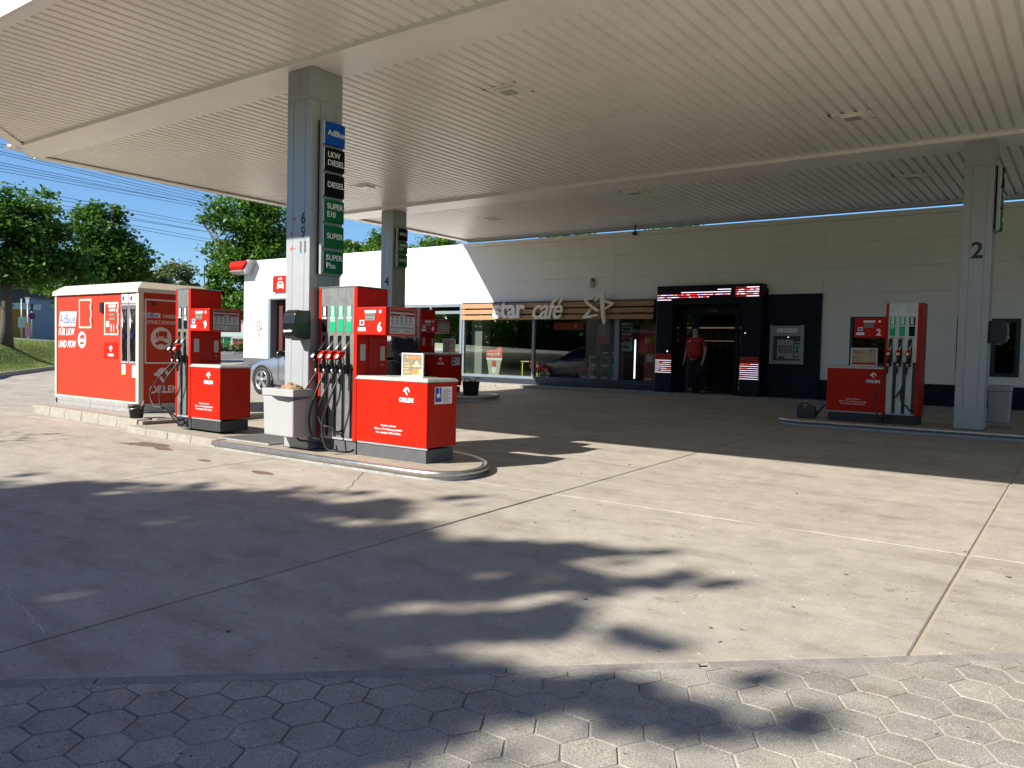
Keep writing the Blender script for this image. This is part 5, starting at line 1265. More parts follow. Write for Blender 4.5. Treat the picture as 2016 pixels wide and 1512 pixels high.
boxo('yellow_notice', 'yellow notice on the window just left of the entrance', 'notice', -10.55, -10.22, FY+.1, FY+.105, 1.78, 2.05, 'yellow_note')
boxo('red_banner', 'red banner hanging high behind the cafe letters', 'banner', -14.2, -13.1, FY+.6, FY+.65, 2.2, 2.44, 'chair_red')
boxo('curtain', 'dark teal curtain wall deep inside the cafe', 'curtain', -14.4, -12.8, 25, 25.1, FL, 3.3, 'teal_curtain')
boxo('shelf_unit', 'dark shelf unit with bottles seen through the open door', 'shelf', -12.6, -9.4, 26.6, 27, FL, 2.6, 'shop_dark')
mb = MB()
for zz in (.9, 1.3, 1.7, 2.05):
    x = -12.5
    while x < -9.5: mb.lathe([(.035, 0), (.035, .14), (.012, .2), (.012, .24)], (x, 26.5, zz), 8); x += random.uniform(.09, .2)
o = mb.build('bottles', 'poster_olive', None); o['kind'] = 'stuff'; o['label'] = 'rows of bottles on the dark shelf'; o['category'] = 'bottles'
boxo('menu_light', 'warm light strip above the shelf inside the door', 'light', -12.5, -9.6, 26.3, 26.35, 2.42, 2.46, 'warm_tube')
boxo('menu_light', 'lower warm light strip on the shelf inside the door', 'light', -12.5, -9.6, 26.3, 26.34, 1.98, 2.0, 'warm_tube')
boxo('display_rack', 'low rack of pale goods inside the far left window', 'rack', -19.6, -18.2, 23, 23.6, FL, 1.2, 'box_grey')
rl = thing('hanging_lamp', 'red and dark paper lamp hanging in the left shop window', 'lamp', (-17.95, FY+.6, 1.9)); MB().lathe([(.14, 0), (.13, .25)], (0, 0, 0), 16).build('shade', 'cup_red', rl); MB().lathe([(.128, .25), (.125, .42)], (0, 0, 0), 16).build('shade_band', 'box_dark', rl); MB().lathe([(.125, .42), (.1, .62)], (0, 0, 0), 16).build('shade', 'cup_red', rl); MB().lathe([(.06, .62), (.06, .72)], (0, 0, 0), 12).build('cap', 'cup_white', rl)

# ------------------------------------------------------------------ people
def skin_mesh(name, nodes, edges, m, parent, root=0, sub=2):
    me = bpy.data.meshes.new(name); me.from_pydata([n[0] for n in nodes], edges, []); me.materials.append(MATS[m])
    o = bpy.data.objects.new(name, me); COL.objects.link(o)
    if parent: o.parent = parent
    sk = o.modifiers.new('skin', 'SKIN'); sk.use_smooth_shade = True
    if not me.skin_vertices: 
        with bpy.context.temp_override(active_object=o, object=o): pass
    sv = me.skin_vertices[0].data if len(me.skin_vertices) else None
    for i, n in enumerate(nodes):
        r = n[1]; sv[i].radius = (r, r) if not hasattr(r, '__len__') else r
        sv[i].use_root = (i == root)
    s = o.modifiers.new('sub', 'SUBSURF'); s.levels = sub; s.render_levels = sub
    # bake the modifiers so the figure is one plain mesh
    dg = bpy.context.evaluated_depsgraph_get(); bm_ = bpy.data.meshes.new_from_object(o.evaluated_get(dg))
    o.modifiers.clear(); o.data = bm_; bpy.data.meshes.remove(me); bm_.name = name
    for p in bm_.polygons: p.use_smooth = True
    return o
def person(label, loc, rotz, J, top, legs, shoes, hair=True, top_name='polo_shirt', long_sleeve=False, sc=1.0, group=None):
    """J: joint positions in metres, x right, y back (figure faces -y)"""
    t = thing('person', label, 'person', loc, rotz, group); t.scale = (sc, sc, sc)
    k = J
    body = [(k['pelvis'], (.12, .10)), (k['waist'], (.13, .11)), (k['chest'], (.14, .11)), (k['neckb'], (.075, .075)), (k['neck'], (.058, .06)), (k['head'], (.072, .088)), (k['crown'], (.065, .078)),
            (k['shL'], .062), (k['elL'], .043), (k['wrL'], .03), (k['haL'], (.036, .02)), (k['shR'], .062), (k['elR'], .043), (k['wrR'], .03), (k['haR'], (.036, .02)),
            (k['hipL'], .095), (k['knL'], .062), (k['anL'], .04), (k['toL'], .04), (k['hipR'], .095), (k['knR'], .062), (k['anR'], .04), (k['toR'], .04)]
    E_ = [(0, 1), (1, 2), (2, 3), (3, 4), (4, 5), (5, 6), (2, 7), (7, 8), (8, 9), (9, 10), (2, 11), (11, 12), (12, 13), (13, 14), (0, 15), (15, 16), (16, 17), (17, 18), (0, 19), (19, 20), (20, 21), (21, 22)]
    for hn, w in ((10, 9), (14, 13)):       # fingers and thumb grown out of the palm
        h = Vector(body[hn][0]); dr = (h-Vector(body[w][0])).normalized(); sd = Vector((1, 0, 0)) if abs(dr.x) < .8 else Vector((0, 1, 0))
        sd = (Vector((0, -1, 0))-dr*dr.dot(Vector((0, -1, 0)))).normalized()
        for q, L_ in ((-.026, .055), (-.009, .07), (.009, .075), (.026, .065)):
            a = len(body); body.append((tuple(h+sd*q+dr*.03), .009)); body.append((tuple(h+sd*q*1.1+dr*(.03+L_*.6)+Vector((0, -.006, 0))), .0085)); body.append((tuple(h+sd*q+dr*(.02+L_)+Vector((0, -.02, 0))), .007)); E_ += [(hn, a), (a, a+1), (a+1, a+2)]
        a = len(body); body.append((tuple(h+sd*.045-dr*.0), .011)); body.append((tuple(h+sd*.062+dr*.045), .009)); E_ += [(hn, a), (a, a+1)]
    bo = skin_mesh('body', body, E_, 'skin', t)
    hd = Vector(k['head']); MB().ell((hd.x, hd.y-.092, hd.z-.01), (.013, .022, .024), 8, 6).build('nose', 'skin', t)
    for s in (-1, 1): MB().ell((hd.x+s*.076, hd.y, hd.z-.005), (.012, .02, .03), 8, 6).build('ear', 'skin', t); MB().ell((hd.x+s*.03, hd.y-.083, hd.z+.02), (.012, .008, .007), 8, 6).build('eye', 'hair', t)
    MB().ell((hd.x, hd.y-.086, hd.z-.05), (.024, .007, .005), 8, 5).build('mouth', 'ink_red', t)
    if hair:
        cr = Vector(k['crown']); mb = MB(); mb.ell((cr.x, cr.y+.022, cr.z-.005), (.084, .092, .075), 14, 8); mb.build('hair', 'hair', t)
    def up(a, b, f): return tuple(Vector(a)+(Vector(b)-Vector(a))*f)
    sh = [((k['pelvis'][0], k['pelvis'][1], k['pelvis'][2]-.07), top['r0']), (k['waist'], top['r1']), (k['chest'], top['r2']), (up(k['chest'], k['neckb'], .85), (.09, .085)),
          (k['shL'], .078), (k['elL'] if long_sleeve else up(k['shL'], k['elL'], .75), .062 if long_sleeve else .07), (k['shR'], .078), (k['elR'] if long_sleeve else up(k['shR'], k['elR'], .75), .062 if long_sleeve else .07)]
    E2 = [(0, 1), (1, 2), (2, 3), (2, 4), (4, 5), (2, 6), (6, 7)]
    if long_sleeve:
        sh += [(up(k['elL'], k['wrL'], .95), .045), (up(k['elR'], k['wrR'], .95), .045)]; E2 += [(5, 8), (7, 9)]
    s_ = skin_mesh(top_name, sh, E2, top['m'], t)
    tr = [((k['pelvis'][0], k['pelvis'][1], k['pelvis'][2]+.08), (.19, .165)), (k['hipL'], (.115, .12)), (k['knL'], .08), (up(k['knL'], k['anL'], .92), .07), (k['hipR'], (.115, .12)), (k['knR'], .08), (up(k['knR'], k['anR'], .92), .07)]
    skin_mesh('trousers', tr, [(0, 1), (1, 2), (2, 3), (0, 4), (4, 5), (5, 6)], legs, t)
    for a, b in (('anL', 'toL'), ('anR', 'toR')):
        A, T = Vector(k[a]), Vector(k[b]); dr = T-A; rz = math.atan2(dr.x, -dr.y)
        z = min(A.z, T.z)-.02; mb = MB()
        mb.ell((0, -.07, .045), (.05, .155, .052), 12, 8); mb.v = [(x, y, max(z_, 0)) for x, y, z_ in mb.v]
        so = mb.build('shoe', shoes, t); so.location = (A.x, A.y, max(0, A.z-.075)); so.rotation_euler = (0 if abs(A.z-.08) < .05 else R(-18), 0, rz)
        B(-.045, .045, -.2, .07, -.0, .012).build('sole', 'bin_grey', so)
    return t
J1 = dict(pelvis=(0, 0, .96), waist=(0, 0, 1.12), chest=(0, .0, 1.36), neckb=(0, 0, 1.50), neck=(0, -.012, 1.56), head=(0, -.03, 1.66), crown=(0, -.02, 1.73),
          shL=(-.2, 0, 1.43), elL=(-.29, .04, 1.16), wrL=(-.31, -.02, .92), haL=(-.31, -.04, .84), shR=(.2, 0, 1.43), elR=(.30, .03, 1.16), wrR=(.31, -.06, .93), haR=(.31, -.09, .85),
          hipL=(-.1, -.02, .90), knL=(-.11, -.12, .50), anL=(-.11, -.03, .08), toL=(-.12, -.16, .045), hipR=(.1, .02, .90), knR=(.13, .02, .5), anR=(.16, .30, .13), toR=(.17, .19, .045))
p1 = person('heavy set man in a red polo shirt and black trousers walking out of the entrance', (-8.85, 20.62, gz(20.2)+.09), R(-12), J1, dict(m='shirt_red', r0=(.225, .19), r1=(.24, .21), r2=(.215, .17)), 'trousers', 'shoe', hair=False, sc=1.03)
MB().box(-.1, -.04, -.165, -.16, 1.38, 1.405).build('chest_emblem', 'letter_white', p1)
J2 = dict(pelvis=(0, 0, .95), waist=(.0, -.03, 1.11), chest=(0, -.08, 1.34), neckb=(0, -.11, 1.48), neck=(0, -.14, 1.53), head=(0, -.19, 1.62), crown=(0, -.19, 1.69),
          shL=(-.2, -.08, 1.41), elL=(-.27, -.2, 1.2), wrL=(-.2, -.4, 1.1), haL=(-.17, -.47, 1.08), shR=(.2, -.08, 1.41), elR=(.28, -.1, 1.15), wrR=(.25, -.28, 1.0), haR=(.23, -.35, .98),
          hipL=(-.1, 0, .90), knL=(-.11, -.03, .5), anL=(-.12, .0, .08), toL=(-.13, -.14, .045), hipR=(.1, 0, .90), knR=(.12, -.02, .5), anR=(.14, .05, .08), toR=(.15, -.09, .045))
person('person in a dark navy jacket standing behind pump 6, refuelling', (-13.35, 13.8, gz(13.75)), R(70), J2, dict(m='jacket', r0=(.2, .17), r1=(.2, .17), r2=(.2, .16)), 'trousers', 'shoe', top_name='jacket', long_sleeve=True, sc=1.06)

# ------------------------------------------------------------------ silver blue car between the islands
def car(label, loc, rotz=0, sc=1):
    # x forward is -x (nose to the left); length 4.8, width 1.83
    t = thing('parked_car', label, 'car', loc, rotz); t.scale = (sc, sc, sc)
    st = [(-2.38, .50, .62, .52, .35), (-2.30, .72, .70, .56, .26), (-2.05, .84, .76, .72, .2), (-1.6, .90, .86, .84, .18), (-1.0, .91, .93, .93, .18), (-.7, .915, .96, .98, .18),
          (0, .92, .97, 1.0, .18), (1.0, .915, .98, 1.0, .18), (1.7, .90, .98, 1.0, .2), (2.15, .86, .95, .98, .25), (2.38, .74, .86, .9, .34)]
    mb = MB(); n = len(st); rg = 12
    for (x, hw, zb, zc, z0) in st:
        ring_ = [(hw*.86, z0), (hw*.97, z0+.08), (hw, z0+.28*(zb-z0)+.05), (hw*1.0, (z0+zb)/2+.08), (hw*.985, zb-.07), (hw*.93, zb), (hw*.6, zc), ]
        mb.v += [(x, -y, z) for y, z in ring_]+[(x, y, z) for y, z in ring_[::-1]]
    m = 14
    for i in range(n-1):
        for k in range(m-1): mb.f.append((i*m+k, (i+1)*m+k, (i+1)*m+k+1, i*m+k+1)); mb.m.append(0); mb.sm.append(True)
        mb.f.append((i*m+m-1, (i+1)*m+m-1, (i+1)*m, i*m)); mb.m.append(0); mb.sm.append(False)
    mb.f.append(tuple(range(m))); mb.m.append(0); mb.sm.append(False); mb.f.append(tuple(range((n-1)*m, n*m))); mb.m.append(0); mb.sm.append(False)
    body = mb.build('body', 'car_paint', t)
    # cabin
    cs = [(-1.0, .80, .94, .90, .95), (-.25, .80, 1.0, .62, 1.38), (.2, .81, 1.0, .60, 1.46), (1.1, .80, 1.0, .60, 1.46), (1.8, .78, .99, .60, 1.38), (2.28, .72, .96, .62, 1.0)]
    mb = MB()
    for (x, wb, zb, wt, zt) in cs: mb.v += [(x, -wb, zb-.05), (x, -wt-.04 if zt > 1.2 else -wt, zt-.05), (x, -wt+.1, zt), (x, wt-.1, zt), (x, wt+.04 if zt > 1.2 else wt, zt-.05), (x, wb, zb-.05)]
    for i in range(5):
        for k in range(5):
            mb.f.append((i*6+k, (i+1)*6+k, (i+1)*6+k+1, i*6+k+1)); mb.m.append(1 if (i == 0 or i == 4 or (k in (0, 4))) and not (k in (1, 3) and 0 < i < 4) and k in (0, 2, 4) and not (k == 2 and 0 < i < 4) else 0); mb.sm.append(False)
    mb.build('cabin', ['car_paint', 'car_glass'], t)
    for s in (-1, 1):     # roof pillars and window trim
        MB().tube([(-1.02, s*.80, .93), (-.27, s*.66, 1.35), (.2, s*.655, 1.43), (1.1, s*.655, 1.43), (1.78, s*.65, 1.35), (2.26, s*.73, 1.0)], .03, 6).build('window_frame', 'car_paint', t)
        for x in (.28, 1.25): MB().tube([(x-.05, s*.80, .97), (x, s*.665, 1.42)], .03, 6).build('door_pillar', 'gloss_black', t)
        MB().tube([(-.95, s*.835, .955), (0, s*.845, .985), (1.9, s*.83, .985)], .012, 6).build('belt_trim', 'steel', t)
        for x in (-.85, .28, 1.3): B(x, x+.008, s*.922-.002 if s > 0 else -.9225, s*.9225 if s > 0 else -.9175, .32, .93).build('door_gap', 'black_plastic', t)
        for x in (.05, 1.1): MB().box(x, x+.2, s*.93-.012, s*.93+.012, .82, .85).build('door_handle', 'car_paint', t, bevel=.008)
        MB().tube([(-.8, s*.925, .33), (1.4, s*.925, .33)], .014, 6).build('sill_trim', 'steel', t)
        mr = MB(); mr.ell((-.62, s*1.02, 1.02), (.10, .13, .08), 12, 8); mr.build('wing_mirror', 'gloss_black', t); MB().tube([(-.6, s*.82, .95), (-.61, s*.95, .98)], .03, 6).build('mirror_arm', 'gloss_black', t)
    for wx in (-1.48, 1.33):
        for s in (-1, 1):
            wm = MB(); disc(wm, wx, .34, .385, s*.80, s*.9235, 'y', 28).build('wheel_arch', 'black_plastic', t)
            al = MB(); pts = [(wx+.40*math.cos(R(a)), .34+.40*math.sin(R(a))) for a in range(0, 181, 10)]; pi_ = [(wx+.375*math.cos(R(a)), .34+.375*math.sin(R(a))) for a in range(180, -1, -10)]
            al.prism(pts+pi_, 'y', s*.80, s*.935).build('arch_lip', 'car_paint', t)
            wh = bpy.data.objects.new('wheel', MB().lathe([(.23, -.1), (.315, -.105), (.335, -.07), (.338, .07), (.315, .105), (.245, .108), (.235, .07)], (0, 0, 0), 32, 'y').mesh('wheel', 'tyre')); COL.objects.link(wh); wh.parent = t
            wh.location = (wx, s*.845, .338); wh.rotation_euler = (0, 0, 0 if s > 0 else PI)
            rm = MB(); rm.lathe([(.235, .03), (.24, .1), (.225, .104), (.215, .04)], (0, 0, 0), 32, 'y')
            for q in range(5):
                a = 2*PI*q/5+.3
                for d_ in (-.13, .13):
                    c0, c1 = Vector((math.cos(a+d_*1.6), math.sin(a+d_*1.6))), Vector((math.cos(a+d_), math.sin(a+d_))); nn = Vector((-c1.y, c1.x))
                    rm.prism([tuple(c0*.05-nn*.02), tuple(c1*.225-nn*.022), tuple(c1*.225+nn*.022), tuple(c0*.05+nn*.02)], 'y', .07, .092)
            rm.lathe([(.055, .06), (.055, .1), (.0, .104)], (0, 0, 0), 14, 'y'); rm.build('rim', 'rim', wh)
            bd = MB(); disc(bd, 0, 0, .2, .0, .02, 'y', 20).build('brake_disc', 'plinth_black', wh)
    MB().prism([(-.72, .45), (.72, .45), (.66, .62), (-.66, .62)], 'x', -2.41, -2.35).build('grille', 'black_plastic', t, bevel=.01)
    for s in (-1, 1):
        MB().ell((-2.2, s*.66, .66), (.14, .16, .06), 12, 8).build('headlight', 'car_glass', t); MB().ell((2.3, s*.66, .85), (.08, .16, .06), 12, 8).build('tail_light', 'beacon_red', t)
    return t
car('silver blue estate car standing between the islands, nose to the left', (-16.45, 14.3, gz(14.3)+.01), 0, 1.06)

# ------------------------------------------------------------------ trees
def leaves(name, blobs, n, size, m, parent, kind_stuff=False, flat=.5, shell=.55, area=False):
    """many small leaf faces spread through the crown's volume; returns one mesh"""
    wt = lambda b: (b[3]*b[4])**.85 if area else b[3]*b[4]*b[5]
    tot = sum(wt(b) for b in blobs); V = []
    for b in blobs:
        k = int(n*wt(b)/tot)+1
        # sub-clumps make light and dark lumps and gaps
        nc = max(6, int(k/110)); dirs = rng.normal(size=(nc, 3)); dirs /= np.linalg.norm(dirs, axis=1)[:, None]
        rad = (shell+(1-shell)*rng.random(nc)**.6)[:, None]; cc = dirs*rad
        cc[:, 2] = np.where(cc[:, 2] < -.55, cc[:, 2]*.6, cc[:, 2])
        idx = rng.integers(0, nc, k); cs = .17+.13*rng.random(nc)
        p = cc[idx]+rng.normal(size=(k, 3))*cs[idx][:, None]*np.array([1, 1, .7])
        p = p*np.array(b[3:6])+np.array(b[:3]); V.append(p)
    P = np.concatenate(V); k = len(P)
    nrm = rng.normal(size=(k, 3)); nrm[:, 2] = np.abs(nrm[:, 2])+flat; nrm /= np.linalg.norm(nrm, axis=1)[:, None]
    a = np.cross(nrm, rng.normal(size=(k, 3))); a /= np.linalg.norm(a, axis=1)[:, None]; b_ = np.cross(nrm, a)
    s = size*(.6+.8*rng.random(k))[:, None]
    co = np.stack([P-a*s, P-b_*s*.55+nrm*s*.15, P+a*s, P+b_*s*.55+nrm*s*.15], 1).reshape(-1, 3)
    me = bpy.data.meshes.new(name); me.vertices.add(4*k); me.vertices.foreach_set('co', co.ravel())
    me.loops.add(4*k); me.loops.foreach_set('vertex_index', np.arange(4*k)); me.polygons.add(k)
    me.polygons.foreach_set('loop_start', np.arange(0, 4*k, 4)); me.polygons.foreach_set('loop_total', np.full(k, 4))
    me.materials.append(MATS[m]); me.update(calc_edges=True)
    o = bpy.data.objects.new(name, me); COL.objects.link(o)
    if parent: o.parent = parent
    return o
def tree(label, x, y, z, blobs, n, size, m, tr=.2, th=None, group=None, name='tree', limbs=7, shell=.55, area=False):
    t = thing(name, label, 'tree', (x, y, z), 0, group)
    leaves('crown', blobs, n, size, m, t, shell=shell, area=area)
    zt = max(b[2] for b in blobs); zc = sum(b[2] for b in blobs)/len(blobs); th = th or zc*.55
    mb = MB(); mb.tube([(0, 0, -.3), (.0, .02, th*.3), (.05, 0, th*.7), (.03, .05, th), (.0, .03, zc), (0, 0, zt)], [tr*1.3, tr*1.02, tr*.9, tr*.75, tr*.4, tr*.1], 9)
    for k in range(limbs):
        b = random.choice(blobs); a = random.uniform(0, 6.3); h = th*random.uniform(.8, 1.15)
        e = Vector((b[0]+b[3]*.6*math.cos(a), b[1]+b[4]*.6*math.sin(a), b[2]+b[5]*random.uniform(-.1, .6)))
        m_ = Vector((e.x*.45, e.y*.45, h+(e.z-h)*.4+.15)); mb.tube([(0, .02, h), m_, e], [tr*.45, tr*.28, tr*.06], 6)
        for q in range(2): e2 = e+Vector((random.uniform(-1, 1), random.uniform(-1, 1), random.uniform(-.3, 1)))*b[3]*.4; mb.tube([m_, e2], [tr*.18, tr*.04], 5)
    mb.build('trunk', 'bark', t); return t
def ray(px, py):
    return (c_r*((px-1008)/1570.28)+c_u*(-(py-756)/1570.28)+c_f)
def at(px, py, D):
    r = ray(px, py); r /= math.hypot(r.x, r.y); return Vector((r.x*D, r.y*D, CAMZ+r.z*D))
def crown_blobs(base, specs, D):
    out = []
    for (px, py, rx, rz) in specs:
        p = at(px, py, D); s = (ray(px, py).normalized().dot(c_f)); m_ = D/1570*math.hypot(*ray(px, py)[:2])
        q = D/math.hypot(*ray(px, py)[:2])/1570.28
        out.append((p.x-base.x, p.y-base.y, p.z-base.z, rx*q, rx*q, rz*q))
    return out
# left row of trees beyond the lawn
b0 = at(12, 672, 42.5)
tree('large green tree at the left edge with its trunk on the lawn bank', b0.x, b0.y, b0.z, crown_blobs(b0, [(40, 430, 70, 55), (-20, 490, 80, 70), (95, 500, 62, 60), (30, 535, 80, 40), (60, 400, 40, 30), (-60, 420, 60, 60), (130, 548, 45, 34)], 42.5), 23000, .115, 'leaf_green', .24, 2.6, 'broadleaf trees beyond the lawn')
b1 = at(225, 690, 49)
tree('dense green tree rising behind the big red cabinet', b1.x, b1.y, 1.2, crown_blobs(Vector((b1.x, b1.y, 1.2)), [(190, 455, 48, 45), (235, 520, 58, 55), (170, 535, 58, 50), (262, 575, 42, 50), (210, 590, 70, 30), (210, 420, 26, 20), (130, 570, 50, 24)], 49), 21000, .13, 'leaf_green', .25, 2.6, 'broadleaf trees beyond the lawn')
b2 = at(500, 690, 46)
tree('tall green tree between the red cabinet and the wash building', b2.x, b2.y, 1.0, crown_blobs(Vector((b2.x, b2.y, 1.0)), [(478, 430, 62, 38), (525, 450, 50, 55), (440, 590, 32, 52), (500, 520, 62, 55), (455, 520, 42, 45), (540, 520, 50, 70), (500, 600, 70, 40), (408, 440, 22, 12), (425, 560, 25, 30)], 46), 24000, .12, 'leaf_green', .25, 2.8, 'broadleaf trees beyond the lawn')
for (px, py, rx, rz, D, lb) in ((345, 560, 40, 36, 85, 'pale olive tree far behind between the two big trees'), (308, 570, 22, 30, 80, 'small olive tree at the right foot of the dense tree'), (372, 585, 20, 22, 88, 'low olive bush tree left of the tall green tree')):
    b = at(px, 672, D); b.z = 1.0
    tree(lb, b.x, b.y, b.z, crown_blobs(b, [(px, py, rx, rz), (px-rx*.5, py+rz*.5, rx*.7, rz*.7), (px+rx*.5, py+rz*.6, rx*.7, rz*.6)], D), 5500, .2, 'leaf_olive', .2, 3, 'olive trees in the distance')
for (px, py, rx, rz, D, lb) in ((690, 482, 30, 20, 60, 'light green treetop above the roof left of column 4'), (742, 470, 30, 26, 60, 'light green treetop touching column 4'), (870, 476, 55, 20, 62, 'wide light green treetop above the roof right of column 4'), (820, 492, 30, 14, 64, 'small light green treetop just right of column 4'),
                                (1130, 462, 60, 14, 60, 'treetop seen through the gap under the canopy edge'), (1330, 448, 60, 14, 60, 'second treetop in the gap under the canopy edge')):
    b = at(px, 600, D); b.z = .6
    tree(lb, b.x, b.y, b.z, crown_blobs(b, [(px, py+rz, rx, rz*1.3), (px-rx*.4, py+rz*2, rx*.8, rz*1.6), (px+rx*.4, py+rz*2, rx*.8, rz*1.6)], D), 5000, .14, 'leaf_bright', .15, 4, 'treetops showing over the shop roof')
# trees behind the photographer; their shadow lies on the foreground and they mirror in the windows
def over(gx, gy, h):      # crown point whose shadow falls on ground point
    k = (h-gz(gy))/SUN.z; return (gx+SUN.x*k, gy+SUN.y*k, h)
sh = [(-9.5, 2.3, 5.8, 1.2), (-8.1, 3.2, 6.0, .95), (-8.7, 4.0, 6.5, .45), (-7.3, 4.1, 6.2, .75), (-6.3, 4.75, 6.6, .6), (-5.5, 5.15, 6.8, .42), (-5.7, 4.1, 6.2, .8), (-4.7, 4.7, 6.5, .5), (-4.1, 4.4, 6.3, .45),
      (-3.5, 4.62, 6.5, .36), (-3.35, 3.95, 6.3, .26), (-3.05, 4.75, 6.6, .22), (-2.6, 4.1, 6.2, .14), (-4.6, 3.3, 6.0, .95), (-3.7, 2.7, 6.0, .7), (-2.7, 2.5, 5.9, .6), (-6.2, 2.7, 6.0, 1.25), (-4.3, 1.8, 5.8, 1.0), (-7.6, 1.5, 6.0, 1.5), (-3.0, 1.3, 5.6, 1.1), (-5.5, .5, 5.8, 1.4), (-9.6, .7, 5.8, 1.5), (-11.2, 1.9, 6, .9), (-12.6, .9, 6, 1.3)]
for (x0, y0, x1, y1, r0, r1, h, n) in ((-3.7, 3.75, -1.85, 5.15, .34, .09, 6.4, 9), (-3.9, 4.85, -2.5, 5.45, .30, .08, 6.8, 7), (-3.2, 3.2, -1.95, 4.05, .34, .09, 6.2, 7), (-2.5, 2.75, -.95, 3.68, .36, .07, 6.0, 9), (-9.3, 3.3, -8.0, 5.0, .3, .1, 6.5, 6),
                                       (-7.4, 4.6, -6.3, 5.85, .3, .08, 6.7, 6), (-6.0, 5.0, -4.9, 6.2, .28, .07, 6.8, 6), (-10.4, 2.6, -9.8, 3.9, .3, .1, 6.4, 5)):
    for q in range(n):
        f = q/(n-1); bend = .16*math.sin(f*PI*1.3+x0*3)*f; r_ = (r0+(r1-r0)*f)*random.uniform(.6, 1.25)
        sh.append((x0+(x1-x0)*f+random.uniform(-.1, .1)+bend, y0+(y1-y0)*f+random.uniform(-.12, .12)-bend, h+random.uniform(-.5, .5), r_))
        if q % 2: sh.append((x0+(x1-x0)*f+random.uniform(-.3, .2), y0+(y1-y0)*f+random.uniform(-.2, .25), h, r_*.5))
blo = []
for gx, gy, h, r in sh:
    c = over(gx, gy, h*1.6); blo.append((c[0]+12.6, c[1]+10.2, c[2]+.4, r*.86, r*.86, r*.42))
tree('broad tree behind the camera whose shade falls on the forecourt', -12.6, -10.2, -.4, blo, 100000, .09, 'leaf_dark', .28, 4.5, 'trees behind the photographer', limbs=12, shell=.15, area=True)
tree('lower tree at the far left behind the camera', -19.5, -3.5, -.3, [(0, 0, 3.5, 2.2, 2.2, 1.5), (1.2, .8, 4.6, 1.5, 1.5, 1.2)], 9000, .1, 'leaf_green', .16, 1.8, 'trees behind the photographer')
for i, (x, y, r, h) in enumerate(((-26, -9, 3, 6.5), (-33, -14, 3.5, 7.5), (-17, -16, 3.2, 7), (-9, -19, 3.4, 7.5), (-2, -15, 3, 6.5), (5, -17, 3.4, 7.5), (-40, -20, 4, 8), (12, -10, 3, 6.5), (-45, -10, 3.6, 8), (-53, -13, 4, 9), (-37, -10, 3.2, 7), (-60, -18, 4.5, 9), (-31, -20, 4, 9), (-49, -20, 4, 9))):
    names = ('second', 'third', 'fourth', 'fifth', 'sixth', 'seventh', 'eighth', 'ninth', 'tenth', 'eleventh', 'twelfth', 'thirteenth', 'fourteenth', 'fifteenth')
    tree('tree behind the camera mirrored in the shop windows, '+names[i]+' from the left wing', x, y, -.4, [(0, 0, h*.62, r, r, h*.3), (r*.4, 0, h*.8, r*.7, r*.7, h*.2), (-r*.5, r*.2, h*.45, r*.7, r*.7, h*.2)], 7000, .17, 'leaf_green' if i % 2 else 'leaf_bright', .2, None, 'trees behind the photographer')
wh_ = thing('warehouse', 'long dark grey warehouse behind the trees mirrored in the windows', 'building', (-75, -38, -.4)); B(0, 90, 0, 12, 0, 7).build('wall', 'shed_dark', wh_); B(-.2, 90.2, -.2, 12.2, 7.001, 7.4).build('roof', 'wall_cap', wh_)
# lawn and bushes behind the camera
mb = MB(); o = mb.poly([(-60, -6, -.22), (-3.2, -6, -.22), (4, -2.2, -.21), (20, -2.2, -.21), (20, -40, -.2), (-60, -40, -.2)]).build('lawn', 'grass'); struct(o, 'mown lawn behind the photographer')
for i, (x, y) in enumerate(((-22, -10), (-24.2, -10.5), (-14, -11), (-12, -11.6), (-28, -9.5), (-17.5, -10.4))):
    bs = thing('bush', 'round clipped bush on the lawn behind the camera, '+('first', 'second', 'third', 'fourth', 'fifth', 'sixth')[i]+' of six', 'bush', (x, y, -.2), 0, 'bushes behind the photographer')
    leaves('foliage', [(0, 0, .55, 1.1, .9, .6)], 2200, .07, 'leaf_bright' if i % 2 else 'leaf_green', bs)
    MB().tube([(0, 0, -.1), (0, 0, .7)], [.05, .02], 6).build('stem', 'bark', bs)

# ------------------------------------------------------------------ far left background
def far_wall(px0, px1, pyb, pyt, D0, D1, m, label, ph=6):
    a = at(px0, pyb, D0); b = at(px1, pyb, D1); zt = (at(px0, pyt, D0).z+at(px1, pyt, D1).z)/2; zb = min(a.z, b.z)-.4
    t = thing('boundary_wall', label, 'wall', (a.x, a.y, zb), math.atan2(b.y-a.y, b.x-a.x), 'rendered walls across the road')
    L_ = math.hypot(b.x-a.x, b.y-a.y); n = max(1, int(L_/ph))
    for k in range(n): B(L_*k/n+.004, L_*(k+1)/n-.004, 0, .24, 0, zt-zb).build('wall_section', m, t)
    B(0, L_, -.05, .29, zt-zb+.001, zt-zb+.12).build('wall_cap', 'wall_cap', t); return t
far_wall(-60, 53, 661, 601, 60, 62, 'wall_yellow', 'mustard yellow wall across the road at the left edge')
far_wall(57, 330, 661, 603, 62.2, 76, 'wall_bluegrey', 'blue grey wall across the road')
a = at(30, 661, 75)
sd = thing('shed', 'dark flat roofed shed behind the mustard wall', 'building', (a.x, a.y, 1.2), R(60)); B(-14, 14, 0, 8, 0, 4.3).build('wall', 'shed_dark', sd); B(-14.2, 14.2, -.2, 8.2, 4.301, 4.6).build('roof', 'wall_cap', sd)
wb = thing('name_board', 'pale rounded sign board on top of the mustard wall', 'sign', tuple(at(28, 601, 61.5)), math.atan2(*(at(60, 600, 61)-at(0, 600, 61)).yx)); MB().prism([(-.5, .0), (-.2, .12), (.3, .18), (.7, .16), (.9, .05), (1.5, .14), (1.5, -.25), (-.1, -.25)], 'y', -.04, .04).build('board', 'sign_pale', wb)
